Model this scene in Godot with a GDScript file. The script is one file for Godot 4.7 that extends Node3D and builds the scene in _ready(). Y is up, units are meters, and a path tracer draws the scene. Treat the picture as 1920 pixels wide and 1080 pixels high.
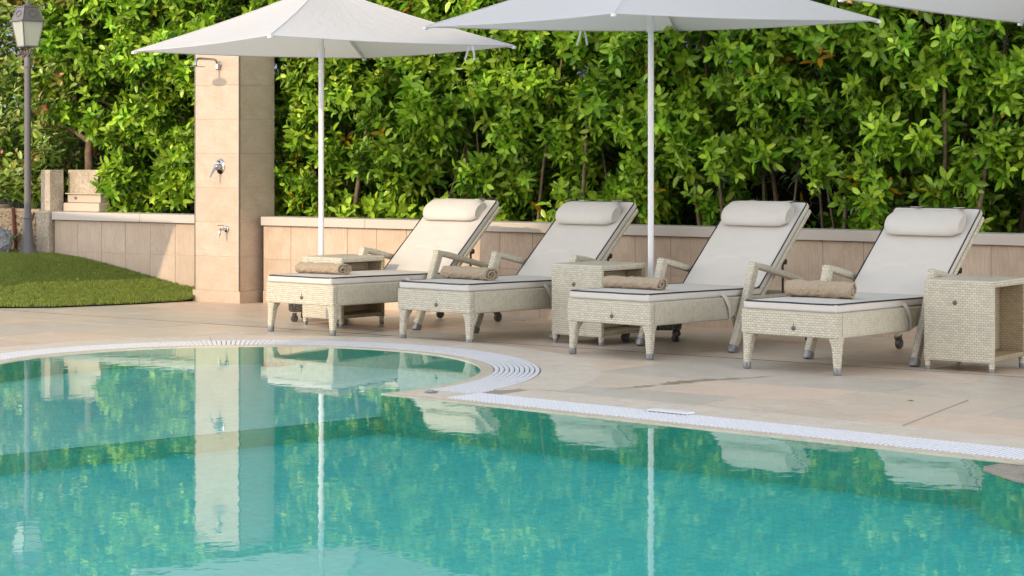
extends Node3D
# World: x runs along the garden wall, z from the wall (0) towards the pool, y = 0 is the pool rim. Metres.

var rng := RandomNumberGenerator.new()
var M := {}
var taken := {}

# ---------------------------------------------------------------- mesh builder
class MB:
	var v := PackedVector3Array()
	var n := PackedVector3Array()
	var uv := PackedVector2Array()
	var c := PackedColorArray()
	var ix := PackedInt32Array()
	var tint := Color.WHITE
	var colored := false
	var soft := {}

	func vert(p: Vector3, nn: Vector3, t: Vector2) -> int:
		v.append(p); n.append(nn); uv.append(t); c.append(tint)
		return v.size() - 1

	func tri_i(a: int, b: int, d: int) -> void:
		var g := (v[b] - v[a]).cross(v[d] - v[a])
		if g.dot(n[a] + n[b] + n[d]) < 0.0:
			ix.append_array(PackedInt32Array([a, b, d]))
		else:
			ix.append_array(PackedInt32Array([a, d, b]))

	func quad_i(a: int, b: int, cc: int, d: int) -> void:
		tri_i(a, b, cc); tri_i(a, cc, d)

	func planar(p: Vector3, nn: Vector3) -> Vector2:
		var a := nn.abs()
		if a.y > a.x and a.y > a.z:
			return Vector2(p.x, p.z)
		if a.x > a.z:
			return Vector2(p.z, -p.y)
		return Vector2(p.x, -p.y)

	# flat face; out tells which way it looks
	func face(pts: Array, out: Vector3, xf := Transform3D()) -> void:
		var ids := []
		for p in pts:
			ids.append(vert(xf * p, (xf.basis * out).normalized(), planar(p, out)))
		for k in range(1, ids.size() - 1):
			tri_i(ids[0], ids[k], ids[k + 1])

	func box(center: Vector3, size: Vector3, xf := Transform3D()) -> void:
		var h := size / 2.0
		for ax in 3:
			for s in [-1.0, 1.0]:
				var o := Vector3.ZERO
				o[ax] = s
				var u := Vector3.ZERO
				u[(ax + 1) % 3] = 1.0
				var w := Vector3.ZERO
				w[(ax + 2) % 3] = 1.0
				var m := center + o * h
				face([m - u * h - w * h, m + u * h - w * h, m + u * h + w * h, m - u * h + w * h], o, xf)

	# box with rounded edges
	func rbox(center: Vector3, size: Vector3, r: float, xf := Transform3D(), puff := 0.0, seg := 2) -> void:
		var h := size / 2.0
		for ax in 3:
			var iu := (ax + 1) % 3
			var iv := (ax + 2) % 3
			var lu := steps(h[iu], r, seg, puff)
			var lv := steps(h[iv], r, seg, puff)
			for s in [-1.0, 1.0]:
				var ids := []
				for a in lu:
					var row := []
					for b in lv:
						var p := Vector3.ZERO
						p[ax] = s * h[ax]; p[iu] = a; p[iv] = b
						var q := Vector3(clampf(p.x, -h.x + r, h.x - r), clampf(p.y, -h.y + r, h.y - r), clampf(p.z, -h.z + r, h.z - r))
						var d := (p - q).normalized()
						var f := q + d * r
						if puff != 0.0 and ax == 1 and s > 0.0:
							f.y += puff * (1.0 - pow(absf(f.x / h.x), 3.0)) * (1.0 - pow(absf(f.z / h.z), 6.0))
						var o := Vector3.ZERO
						o[ax] = s
						row.append(vert(xf * (f + center), (xf.basis * d).normalized(), planar(f + center, o)))
					ids.append(row)
				for i in lu.size() - 1:
					for j in lv.size() - 1:
						quad_i(ids[i][j], ids[i + 1][j], ids[i + 1][j + 1], ids[i][j + 1])

	func steps(h: float, r: float, seg: int, puff: float) -> Array:
		var out := []
		for k in seg + 1:
			out.append(-h + r * (1.0 - tan((1.0 - float(k) / seg) * PI / 4.0)) if k < seg else -h + r)
		if puff != 0.0:
			for k in range(1, 8):
				out.append(lerpf(-h + r, h - r, k / 8.0))
		for k in range(seg, -1, -1):
			out.append(h - r * (1.0 - tan((1.0 - float(k) / seg) * PI / 4.0)) if k < seg else h - r)
		return out

	# skin over closed rings of equal count
	func loft(rings: Array, capped := true, xf := Transform3D(), seam := true) -> void:
		var m: int = rings[0].size()
		var ids := []
		var along := 0.0
		var mids := []
		for rg in rings:
			var s := Vector3.ZERO
			for p in rg:
				s += p
			mids.append(s / m)
		for i in rings.size():
			if i > 0:
				along += (mids[i] - mids[i - 1]).length()
			var row := []
			var per := 0.0
			for j in m + 1:
				var p: Vector3 = rings[i][j % m]
				if j > 0:
					per += (p - rings[i][j - 1]).length()
				var t1: Vector3 = rings[i][(j + 1) % m] - rings[i][(j + m - 1) % m]
				var t2: Vector3 = rings[mini(i + 1, rings.size() - 1)][j % m] - rings[maxi(i - 1, 0)][j % m]
				var nn := t1.cross(t2).normalized()
				if nn.length() < 0.5:
					nn = (p - mids[i]).normalized()
				if nn.dot(p - mids[i]) < 0.0:
					nn = -nn
				row.append(vert(xf * p, (xf.basis * nn).normalized(), Vector2(per, along)))
			ids.append(row)
		for i in rings.size() - 1:
			for j in m:
				quad_i(ids[i][j], ids[i][j + 1], ids[i + 1][j + 1], ids[i + 1][j])
		if capped:
			for e in [0, rings.size() - 1]:
				var out: Vector3 = (mids[0] - mids[1]).normalized() if e == 0 else (mids[-1] - mids[-2]).normalized()
				var cc := vert(xf * mids[e], (xf.basis * out).normalized(), Vector2.ZERO)
				var rim := []
				for j in m:
					rim.append(vert(xf * (rings[e][j] as Vector3), (xf.basis * out).normalized(), planar(rings[e][j] - mids[e], out)))
				for j in m:
					tri_i(cc, rim[j], rim[(j + 1) % m])

	func rrect(center: Vector3, ax: Vector3, ay: Vector3, w: float, h: float, r: float, k := 3) -> Array:
		var out := []
		r = minf(r, minf(w, h) * 0.49)
		for q in 4:
			var sx: float = [1.0, -1.0, -1.0, 1.0][q]
			var sy: float = [1.0, 1.0, -1.0, -1.0][q]
			for i in k:
				var a := q * PI / 2.0 + i * PI / 2.0 / (k - 1)
				out.append(center + ax * (sx * (w / 2.0 - r) + cos(a) * r) + ay * (sy * (h / 2.0 - r) + sin(a) * r))
		return out

	# bar of rounded rectangular section through a list of points
	func bar(pts: Array, w: Array, h: Array, side: Vector3, r := 0.012, xf := Transform3D()) -> void:
		var rings := []
		for i in pts.size():
			var d: Vector3 = (pts[mini(i + 1, pts.size() - 1)] - pts[maxi(i - 1, 0)]).normalized()
			var ay := d.cross(side).normalized()
			var ax := ay.cross(d).normalized()
			rings.append(rrect(pts[i], ax, ay, w[i], h[i], r))
		loft(rings, true, xf)

	func tube(pts: Array, rad: Array, seg := 8, xf := Transform3D(), capped := true) -> void:
		var rings := []
		var side := Vector3.ZERO
		for i in pts.size():
			var d: Vector3 = (pts[mini(i + 1, pts.size() - 1)] - pts[maxi(i - 1, 0)]).normalized()
			if side == Vector3.ZERO:
				side = d.cross(Vector3.UP if absf(d.y) < 0.9 else Vector3.RIGHT).normalized()
			side = (side - d * side.dot(d)).normalized()
			var o := d.cross(side)
			var ring := []
			for k in seg:
				var a := TAU * k / seg
				ring.append((pts[i] as Vector3) + (side * cos(a) + o * sin(a)) * (rad[i] as float))
			rings.append(ring)
		loft(rings, capped, xf)

	# turned shape: profile of (radius, height)
	func lathe(prof: Array, seg := 20, xf := Transform3D()) -> void:
		var rings := []
		for p in prof:
			var ring := []
			for k in seg:
				var a := TAU * k / seg
				ring.append(Vector3(cos(a) * p.x, p.y, sin(a) * p.x))
			rings.append(ring)
		loft(rings, true, xf)

	# flat slab from an outline in x,z
	func slab(poly: PackedVector2Array, top: float, low: float, bevel := 0.0) -> void:
		var t := Geometry2D.triangulate_polygon(poly)
		var ids := []
		for p in poly:
			ids.append(vert(Vector3(p.x, top, p.y), Vector3.UP, p))
		for k in range(0, t.size(), 3):
			tri_i(ids[t[k]], ids[t[k + 1]], ids[t[k + 2]])
		if low >= top:
			return
		var cw := 1.0 if Geometry2D.is_polygon_clockwise(poly) else -1.0
		for k in poly.size():
			var a := poly[k]
			var b := poly[(k + 1) % poly.size()]
			var d := (b - a).normalized()
			var o := Vector3(d.y, 0, -d.x) * -cw
			face([Vector3(a.x, top, a.y), Vector3(b.x, top, b.y), Vector3(b.x, low, b.y), Vector3(a.x, low, a.y)], -o)

	func mesh() -> ArrayMesh:
		var arr := []
		arr.resize(Mesh.ARRAY_MAX)
		arr[Mesh.ARRAY_VERTEX] = v
		arr[Mesh.ARRAY_NORMAL] = n
		arr[Mesh.ARRAY_TEX_UV] = uv
		if colored:
			arr[Mesh.ARRAY_COLOR] = c
		arr[Mesh.ARRAY_INDEX] = ix
		var m := ArrayMesh.new()
		m.add_surface_from_arrays(Mesh.PRIMITIVE_TRIANGLES, arr)
		return m

# ---------------------------------------------------------------- naming
func numbered(parent: Node, called: String) -> String:
	var key := str(parent.get_instance_id()) + called
	var k: int = taken.get(key, 0)
	taken[key] = k + 1
	return called if k == 0 else "%s_%03d" % [called, k]

func put(parent: Node, called: String, mesh: Mesh, mat: Material) -> MeshInstance3D:
	var o := MeshInstance3D.new()
	o.name = numbered(parent, called)
	o.mesh = mesh
	o.material_override = mat
	parent.add_child(o, true)
	return o

func obj(parent: Node, called: String, b: MB, mat: Material) -> MeshInstance3D:
	return put(parent, called, b.mesh(), mat)

func thing(called: String, label: String, category: String, at := Vector3.ZERO, turn := 0.0, group := "") -> Node3D:
	var o := Node3D.new()
	o.name = numbered(self, called)
	add_child(o, true)
	o.position = at
	o.rotation.y = turn
	tag(o, label, category, group)
	return o

func tag(o: Node, label: String, category: String, group := "") -> Node:
	o.set_meta("label", label)
	o.set_meta("category", category)
	if group != "":
		o.set_meta("group", group)
	return o

func copy(src: Node3D, called: String, label: String, category: String, at: Vector3, turn: float, group: String) -> Node3D:
	var o: Node3D = src.duplicate()
	o.name = numbered(self, called)
	add_child(o, true)
	o.position = at
	o.rotation.y = turn
	tag(o, label, category, group)
	return o

func struct(o: Node, kind := "structure") -> Node:
	o.set_meta("kind", kind)
	return o

# ---------------------------------------------------------------- textures and materials
func lin(r: float, g: float, b: float) -> Color:
	return Color(r, g, b).linear_to_srgb()

func noise(seed_: int, freq: float, oct := 3) -> FastNoiseLite:
	var f := FastNoiseLite.new()
	f.seed = seed_
	f.noise_type = FastNoiseLite.TYPE_SIMPLEX
	f.frequency = freq
	f.fractal_octaves = oct
	return f

func tex(im: Image) -> ImageTexture:
	return ImageTexture.create_from_image(im)

func mat(color: Color, rough := 0.6, metal := 0.0) -> StandardMaterial3D:
	var m := StandardMaterial3D.new()
	m.albedo_color = color
	m.roughness = rough
	m.metallic = metal
	return m

# grain: two stretched noises between dark and light, tileable by mirroring on a torus is not needed at this size
func grain_tex(size: int, seed_: int, fx: float, fy: float, a: Color, b: Color, warp := 0.0, blotch := 0.4) -> ImageTexture:
	var im := Image.create(size, size, false, Image.FORMAT_RGB8)
	var n1 := noise(seed_, 1.0, 4)
	var n2 := noise(seed_ + 7, 1.0, 3)
	for y in size:
		for x in size:
			# blend with the wrapped copy near the border so that repeats meet
			var s := 0.0
			var w := float(x) / size
			var h := float(y) / size
			var q := n2.get_noise_2d(x * 0.012, y * 0.012) * warp
			var p1 := n1.get_noise_2d(x * fx + q, y * fy + q)
			var p2 := n1.get_noise_2d((x - size) * fx + q, y * fy + q)
			var p3 := n1.get_noise_2d(x * fx + q, (y - size) * fy + q)
			var p4 := n1.get_noise_2d((x - size) * fx + q, (y - size) * fy + q)
			s = lerpf(lerpf(p1, p2, w), lerpf(p3, p4, w), h)
			var bl := lerpf(lerpf(n2.get_noise_2d(x * 0.008, y * 0.008), n2.get_noise_2d((x - size) * 0.008, y * 0.008), w), lerpf(n2.get_noise_2d(x * 0.008, (y - size) * 0.008), n2.get_noise_2d((x - size) * 0.008, (y - size) * 0.008), w), h)
			im.set_pixel(x, y, a.lerp(b, clampf(0.5 + s * 0.9 + bl * blotch, 0.0, 1.0)))
	return tex(im)

func noise_height(size: int, seed_: int, freq: float, oct := 3) -> NoiseTexture2D:
	var t := NoiseTexture2D.new()
	t.width = size; t.height = size
	t.seamless = true
	t.noise = noise(seed_, freq, oct)
	return t

func world_map(m: StandardMaterial3D, s: float, local := false) -> StandardMaterial3D:
	m.uv1_triplanar = true
	m.uv1_world_triplanar = not local
	m.uv1_scale = Vector3(s, s, s)
	m.uv1_triplanar_sharpness = 8.0
	return m

func weave_maps() -> Array:
	# flat strips in running bond: 8 strips by 16 rows; repeats every 0.272 x 0.264 m
	var cols := 8
	var rows := 16
	var cw := 64
	var ch := 32
	var al := Image.create(cols * cw, rows * ch, false, Image.FORMAT_RGB8)
	var he := Image.create(cols * cw, rows * ch, false, Image.FORMAT_RGB8)
	var r := RandomNumberGenerator.new()
	r.seed = 5
	for j in rows:
		for i in cols:
			var tone := r.randf_range(0.94, 1.02)
			var warm := r.randf_range(-0.012, 0.012)
			for y in ch:
				for x in cw:
					var fx := float(x) / cw
					var fy := float(y) / ch
					var e := sin(fx * PI)
					var up := pow(sin(clampf((fy - 0.03) / 0.94, 0.0, 1.0) * PI), 0.45)
					var gap := smoothstep(0.0, 0.075, minf(fx, 1.0 - fx))
					var hgt := clampf((0.3 + 0.7 * pow(e, 0.6)) * up * gap, 0.0, 1.0)
					var line := 0.94 + 0.06 * cos(fy * TAU * 3.0)
					var col := Color(0.93 + warm, 0.92, 0.90 - warm) * tone * line * lerpf(0.74, 1.0, smoothstep(0.03, 0.4, hgt))
					var px := (i * cw + x + (cw / 2 if j % 2 else 0)) % (cols * cw)
					al.set_pixel(px, j * ch + y, Color(col.r, col.g, col.b).clamp())
					he.set_pixel(px, j * ch + y, Color(hgt, hgt, hgt))
	return [tex(al), tex(he)]

func make_materials() -> void:
	var wv := weave_maps()
	for k in [["wicker", lin(0.80, 0.755, 0.635)], ["wicker_shaded", lin(0.56, 0.46, 0.31)]]:  # second tone has the shade inside the tables put into its colour
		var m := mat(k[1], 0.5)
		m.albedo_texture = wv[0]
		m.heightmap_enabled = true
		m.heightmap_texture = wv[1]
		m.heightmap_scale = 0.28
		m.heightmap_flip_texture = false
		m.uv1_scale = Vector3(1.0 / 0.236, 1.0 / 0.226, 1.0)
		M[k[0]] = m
	var fab := mat(lin(0.575, 0.54, 0.50), 0.75)
	fab.heightmap_enabled = true
	fab.heightmap_texture = noise_height(256, 11, 0.008, 2)
	fab.heightmap_scale = 0.9
	fab.uv1_scale = Vector3(1.6, 1.6, 1.0)
	M.fabric = fab
	M.piping = mat(lin(0.012, 0.012, 0.02), 0.6)
	var tw := mat(lin(0.37, 0.29, 0.205), 0.95)
	tw.rim_enabled = true
	tw.rim = 0.5
	tw.heightmap_enabled = true
	tw.heightmap_texture = noise_height(256, 21, 0.06, 3)
	tw.heightmap_scale = 0.7
	tw.uv1_scale = Vector3(3.5, 3.5, 1.0)
	M.towel = tw
	M.cap_metal = mat(lin(0.23, 0.235, 0.25), 0.45, 0.6)
	M.wheel = mat(lin(0.05, 0.05, 0.05), 0.35)
	M.dark_metal = mat(lin(0.10, 0.085, 0.075), 0.4, 0.7)
	M.chrome = mat(lin(0.42, 0.42, 0.44), 0.10, 1.0)
	M.steel = mat(lin(0.55, 0.55, 0.56), 0.3, 1.0)
	var cv := mat(lin(0.64, 0.63, 0.65), 0.85)
	cv.backlight_enabled = true
	cv.backlight = Color(0.80, 0.79, 0.78)
	cv.heightmap_enabled = true
	cv.heightmap_texture = noise_height(256, 31, 0.015, 3)
	cv.heightmap_scale = 0.3
	M.canvas = cv
	M.pole = mat(lin(0.74, 0.73, 0.75), 0.35)
	M.alu_edge = mat(lin(0.15, 0.135, 0.12), 0.4, 0.5)
	# stone: several tones of each tile
	var deck_t := grain_tex(512, 41, 0.008, 0.11, Color(0.91, 0.87, 0.83), Color(1.0, 0.985, 0.97), 1.2, 0.4)
	M.deck = []
	for k in [[0.61, 0.535, 0.455], [0.52, 0.49, 0.44], [0.66, 0.55, 0.455], [0.565, 0.515, 0.455], [0.62, 0.51, 0.42]]:
		var m := mat(lin(k[0], k[1], k[2]), 0.42)
		m.albedo_texture = deck_t
		m.heightmap_enabled = true
		m.heightmap_texture = deck_t
		m.heightmap_scale = 0.05
		M.deck.append(world_map(m, 0.62 + 0.07 * M.deck.size()))
		m.uv1_offset = Vector3(M.deck.size() * 0.37, 0, M.deck.size() * 0.21)
	var cop := mat(lin(0.60, 0.53, 0.45), 0.55)
	cop.albedo_texture = grain_tex(512, 47, 0.02, 0.05, Color(0.92, 0.90, 0.87), Color(1, 1, 1), 1.0, 0.5)
	M.coping = world_map(cop, 0.9)
	M.lip = mat(lin(0.60, 0.53, 0.43), 0.35)
	M.lip.albedo_texture = cop.albedo_texture
	world_map(M.lip, 0.9)
	M.grout = mat(lin(0.27, 0.23, 0.19), 0.9)
	M.pale_grout = mat(lin(0.58, 0.49, 0.39), 0.9)
	var wall_t := grain_tex(512, 51, 0.11, 0.006, Color(0.92, 0.90, 0.88), Color(1, 1, 1), 0.5, 0.5)
	M.wall = []
	for k in [[0.585, 0.465, 0.36], [0.565, 0.45, 0.35], [0.60, 0.48, 0.375]]:
		var m := mat(lin(k[0], k[1], k[2]), 0.7)
		m.albedo_texture = wall_t
		m.heightmap_enabled = true
		m.heightmap_texture = wall_t
		m.heightmap_scale = 0.12
		m.uv1_offset = Vector3(M.wall.size() * 0.41, M.wall.size() * 0.23, 0)
		M.wall.append(world_map(m, 1.1))
	var pil_t := grain_tex(512, 61, 0.012, 0.075, Color(0.93, 0.90, 0.86), Color(1, 1, 1), 1.8, 0.6)
	M.pillar = []
	for k in [[0.585, 0.475, 0.385], [0.565, 0.46, 0.37], [0.60, 0.49, 0.40]]:
		var m := mat(lin(k[0], k[1], k[2]), 0.55)
		m.albedo_texture = pil_t
		m.heightmap_enabled = true
		m.heightmap_texture = pil_t
		m.heightmap_scale = 0.08
		m.uv1_offset = Vector3(M.pillar.size() * 0.33, M.pillar.size() * 0.29, 0)
		M.pillar.append(world_map(m, 1.3))
	M.cap = mat(lin(0.55, 0.495, 0.44), 0.6)
	M.grating = mat(lin(0.66, 0.66, 0.69), 0.45)
	M.channel = mat(lin(0.10, 0.10, 0.105), 0.8)
	# pool
	var mos := Image.create(256, 256, false, Image.FORMAT_RGB8)
	var rr := RandomNumberGenerator.new()
	rr.seed = 77
	for j in 16:
		for i in 16:
			var t := rr.randf_range(0.9, 1.0)
			for y in 16:
				for x in 16:
					var g := 0.86 if x == 0 or y == 0 else t
					mos.set_pixel(i * 16 + x, j * 16 + y, Color(g, g, g))
	for k in [["basin", 0.005, 0.54, 0.48], ["shelf", 0.10, 0.60, 0.53], ["shaded_basin_wall", 0.001, 0.42, 0.29]]:  # water tint, and darker shade on the walls, put into the tile colours
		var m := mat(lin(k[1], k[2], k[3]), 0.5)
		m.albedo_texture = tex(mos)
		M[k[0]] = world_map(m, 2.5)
	var wt := mat(Color(0.9, 0.98, 0.98, 0.02), 0.02)
	wt.transparency = BaseMaterial3D.TRANSPARENCY_ALPHA
	wt.normal_enabled = true
	var wn := NoiseTexture2D.new()
	wn.width = 512; wn.height = 512
	wn.seamless = true
	wn.as_normal_map = true
	wn.bump_strength = 16.0
	wn.noise = noise(91, 0.016, 3)
	wt.normal_texture = wn
	wt.normal_scale = 0.0038
	wt.uv1_scale = Vector3(0.7, 0.7, 1)
	M.water = wt
	# garden
	var leaf := mat(Color.WHITE, 0.34)
	leaf.vertex_color_use_as_albedo = true
	leaf.backlight_enabled = true
	leaf.backlight = Color(0.5, 0.55, 0.3)
	M.leaf = leaf
	var bark := mat(lin(0.30, 0.225, 0.15), 0.9)
	bark.albedo_texture = grain_tex(256, 71, 0.02, 0.2, Color(0.6, 0.55, 0.5), Color(1, 1, 1), 1.0, 0.5)
	bark.uv1_scale = Vector3(6, 3, 1)
	M.bark = bark
	M.soil = world_map(mat(lin(0.045, 0.032, 0.022), 1.0), 2.0)
	M.soil.heightmap_enabled = true
	M.soil.heightmap_texture = noise_height(256, 73, 0.05, 4)
	M.soil.heightmap_scale = 3.0
	M.turf = mat(lin(0.05, 0.10, 0.018), 0.9)
	var bl := mat(Color.WHITE, 0.6)
	bl.vertex_color_use_as_albedo = true
	bl.backlight_enabled = true
	bl.backlight = Color(0.14, 0.16, 0.06)
	M.blade = bl
	var con := mat(lin(0.62, 0.54, 0.44), 0.9)
	con.albedo_texture = grain_tex(256, 81, 0.06, 0.06, Color(0.84, 0.81, 0.77), Color(1, 1, 1), 0.6, 0.6)
	con.heightmap_enabled = true
	con.heightmap_texture = noise_height(256, 83, 0.03, 5)
	con.heightmap_scale = 0.5
	M.concrete = world_map(con, 1.6)
	var rub: StandardMaterial3D = con.duplicate()
	rub.albedo_color = lin(0.62, 0.45, 0.29)
	rub.heightmap_scale = 4.0
	M.rubble = rub
	var rk: StandardMaterial3D = con.duplicate()
	rk.albedo_color = lin(0.34, 0.36, 0.39)
	rk.heightmap_scale = 3.0
	M.rock = rk
	var peb := mat(lin(0.30, 0.27, 0.23), 0.85)
	var cell := FastNoiseLite.new()
	cell.seed = 3
	cell.noise_type = FastNoiseLite.TYPE_CELLULAR
	cell.frequency = 0.09
	var pt := NoiseTexture2D.new()
	pt.width = 256; pt.height = 256; pt.seamless = true
	pt.noise = cell
	peb.albedo_texture = pt
	peb.heightmap_enabled = true
	peb.heightmap_texture = pt
	peb.heightmap_scale = 0.8
	M.pebble = world_map(peb, 4.0)
	M.gap_screen = mat(lin(0.012, 0.016, 0.014), 0.95)
	M.lamp_metal = mat(lin(0.145, 0.135, 0.14), 0.5, 0.3)
	M.lamp_glass = mat(lin(0.55, 0.56, 0.50), 0.35)
	M.lamp_glass.backlight_enabled = true
	M.lamp_glass.backlight = Color(0.7, 0.7, 0.65)
	M.beige_paint = mat(lin(0.55, 0.46, 0.36), 0.6)
	M.rust = mat(lin(0.17, 0.055, 0.03), 0.85)
	M.hose = mat(lin(0.05, 0.05, 0.055), 0.5)
	M.render = mat(lin(0.72, 0.66, 0.58), 0.85)
	M.backdrop_blue = mat(lin(0.25, 0.29, 0.40), 0.9)
	M.window = mat(lin(0.05, 0.06, 0.07), 0.15)
	M.earth = mat(lin(0.16, 0.15, 0.11), 1.0)
	M.stain = mat(Color(0.30, 0.22, 0.13, 0.62).linear_to_srgb(), 0.3)
	M.stain.albedo_color.a = 0.62
	M.stain.transparency = BaseMaterial3D.TRANSPARENCY_ALPHA

# ---------------------------------------------------------------- outlines of the pool (x, z)
const CC := Vector2(3.95, 4.76)

func pool_outline(grow: float, seg := 72) -> PackedVector2Array:
	var circle := PackedVector2Array()
	for k in seg:
		var a := TAU * k / seg
		circle.append(CC + Vector2(cos(a), sin(a)) * (1.50 + grow))
	var e := func(x: float) -> float: return 5.345 + 0.10 * (x - 7.5) - grow
	var main := PackedVector2Array([Vector2(0.6 - grow, 5.25 - grow), Vector2(3.9, 5.25 - grow), Vector2(3.9, e.call(3.9)), Vector2(12.2 + grow, e.call(12.2 + grow)), Vector2(12.2 + grow, 11.6 + grow), Vector2(0.6 - grow, 11.6 + grow)])
	var u := Geometry2D.merge_polygons(circle, main)
	var best := u[0]
	for p in u:
		if p.size() > best.size():
			best = p
	return best

func deck_y(z: float) -> float:
	return -0.065 + 0.018 * minf(z, 3.611)

const LAWN := [Vector2(-0.60, -0.02), Vector2(-0.60, 0.40), Vector2(-0.64, 1.05), Vector2(-0.79, 1.78), Vector2(-1.08, 2.11), Vector2(-1.7, 2.65), Vector2(-2.6, 3.2), Vector2(-4.0, 3.7), Vector2(-8.0, 4.2)]

func lawn_y(p: Vector2) -> float:
	var d := 9.0
	for k in range(1, LAWN.size() - 1):
		d = minf(d, p.distance_to(Geometry2D.get_closest_point_to_segment(p, LAWN[k], LAWN[k + 1])))
	var r := 0.185 * d
	return deck_y(p.y) + 0.012 + (r if r < 0.26 else 0.26 + 0.12 * (1.0 - exp(-(r - 0.26) / 0.12)))

func _ready() -> void:
	rng.seed = 20240
	# ---- camera: one eye 1.27 m above the water, level, lens shifted
	var cam := Camera3D.new()
	cam.name = "camera"
	cam.projection = Camera3D.PROJECTION_FRUSTUM
	cam.near = 0.1
	cam.far = 600.0
	cam.size = 0.1 * 1080.0 / 3700.0
	cam.frustum_offset = Vector2(0.0, -(540.0 - 290.0) / 3700.0 * 0.1)
	cam.position = Vector3(11.93, 1.27, 13.40)
	cam.rotation.y = deg_to_rad(34.5)
	add_child(cam)
	cam.current = true
	# ---- sky, sun, exposure
	var we := WorldEnvironment.new()
	we.name = "world_environment"
	var env := Environment.new()
	env.background_mode = Environment.BG_SKY
	var sm := ProceduralSkyMaterial.new()
	sm.sky_top_color = lin(0.61, 0.685, 0.81)
	sm.sky_horizon_color = lin(3.7, 3.55, 3.36)
	sm.sky_curve = 0.2
	sm.sky_energy_multiplier = 1.0
	sm.ground_bottom_color = Color(0.42, 0.40, 0.36)
	sm.ground_horizon_color = Color(0.80, 0.79, 0.76)
	sm.sun_angle_max = 12.0
	var sky := Sky.new()
	sky.sky_material = sm
	env.sky = sky
	env.tonemap_mode = Environment.TONE_MAPPER_LINEAR
	env.tonemap_exposure = 1.5
	env.sdfgi_enabled = true
	env.ssao_enabled = true
	env.ssil_enabled = true
	we.environment = env
	add_child(we)
	var sun := DirectionalLight3D.new()
	sun.name = "sun"
	sun.light_energy = 0.60
	sun.light_color = Color(1.0, 0.90, 0.75)
	sun.light_angular_distance = 0.53
	sun.shadow_enabled = true
	add_child(sun)
	sun.look_at_from_position(Vector3(0.0, 0.404, 1.0), Vector3.ZERO)
	make_materials()
	build_ground()
	build_pool()
	build_deck()
	build_walls()
	build_lawn()
	build_left_corner()
	build_hedge()
	build_hotel()
	build_sky_blocker()
	build_umbrellas()
	build_loungers()
	build_tables()
	build_shower()
	build_lamp()
	build_small_things()

# ---------------------------------------------------------------- setting
func build_ground() -> void:
	var b := MB.new()
	b.slab(PackedVector2Array([Vector2(-300, -300), Vector2(300, -300), Vector2(300, 300), Vector2(-300, 300)]), -0.60, -0.60)
	struct(obj(self, "ground", b, M.earth))

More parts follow.
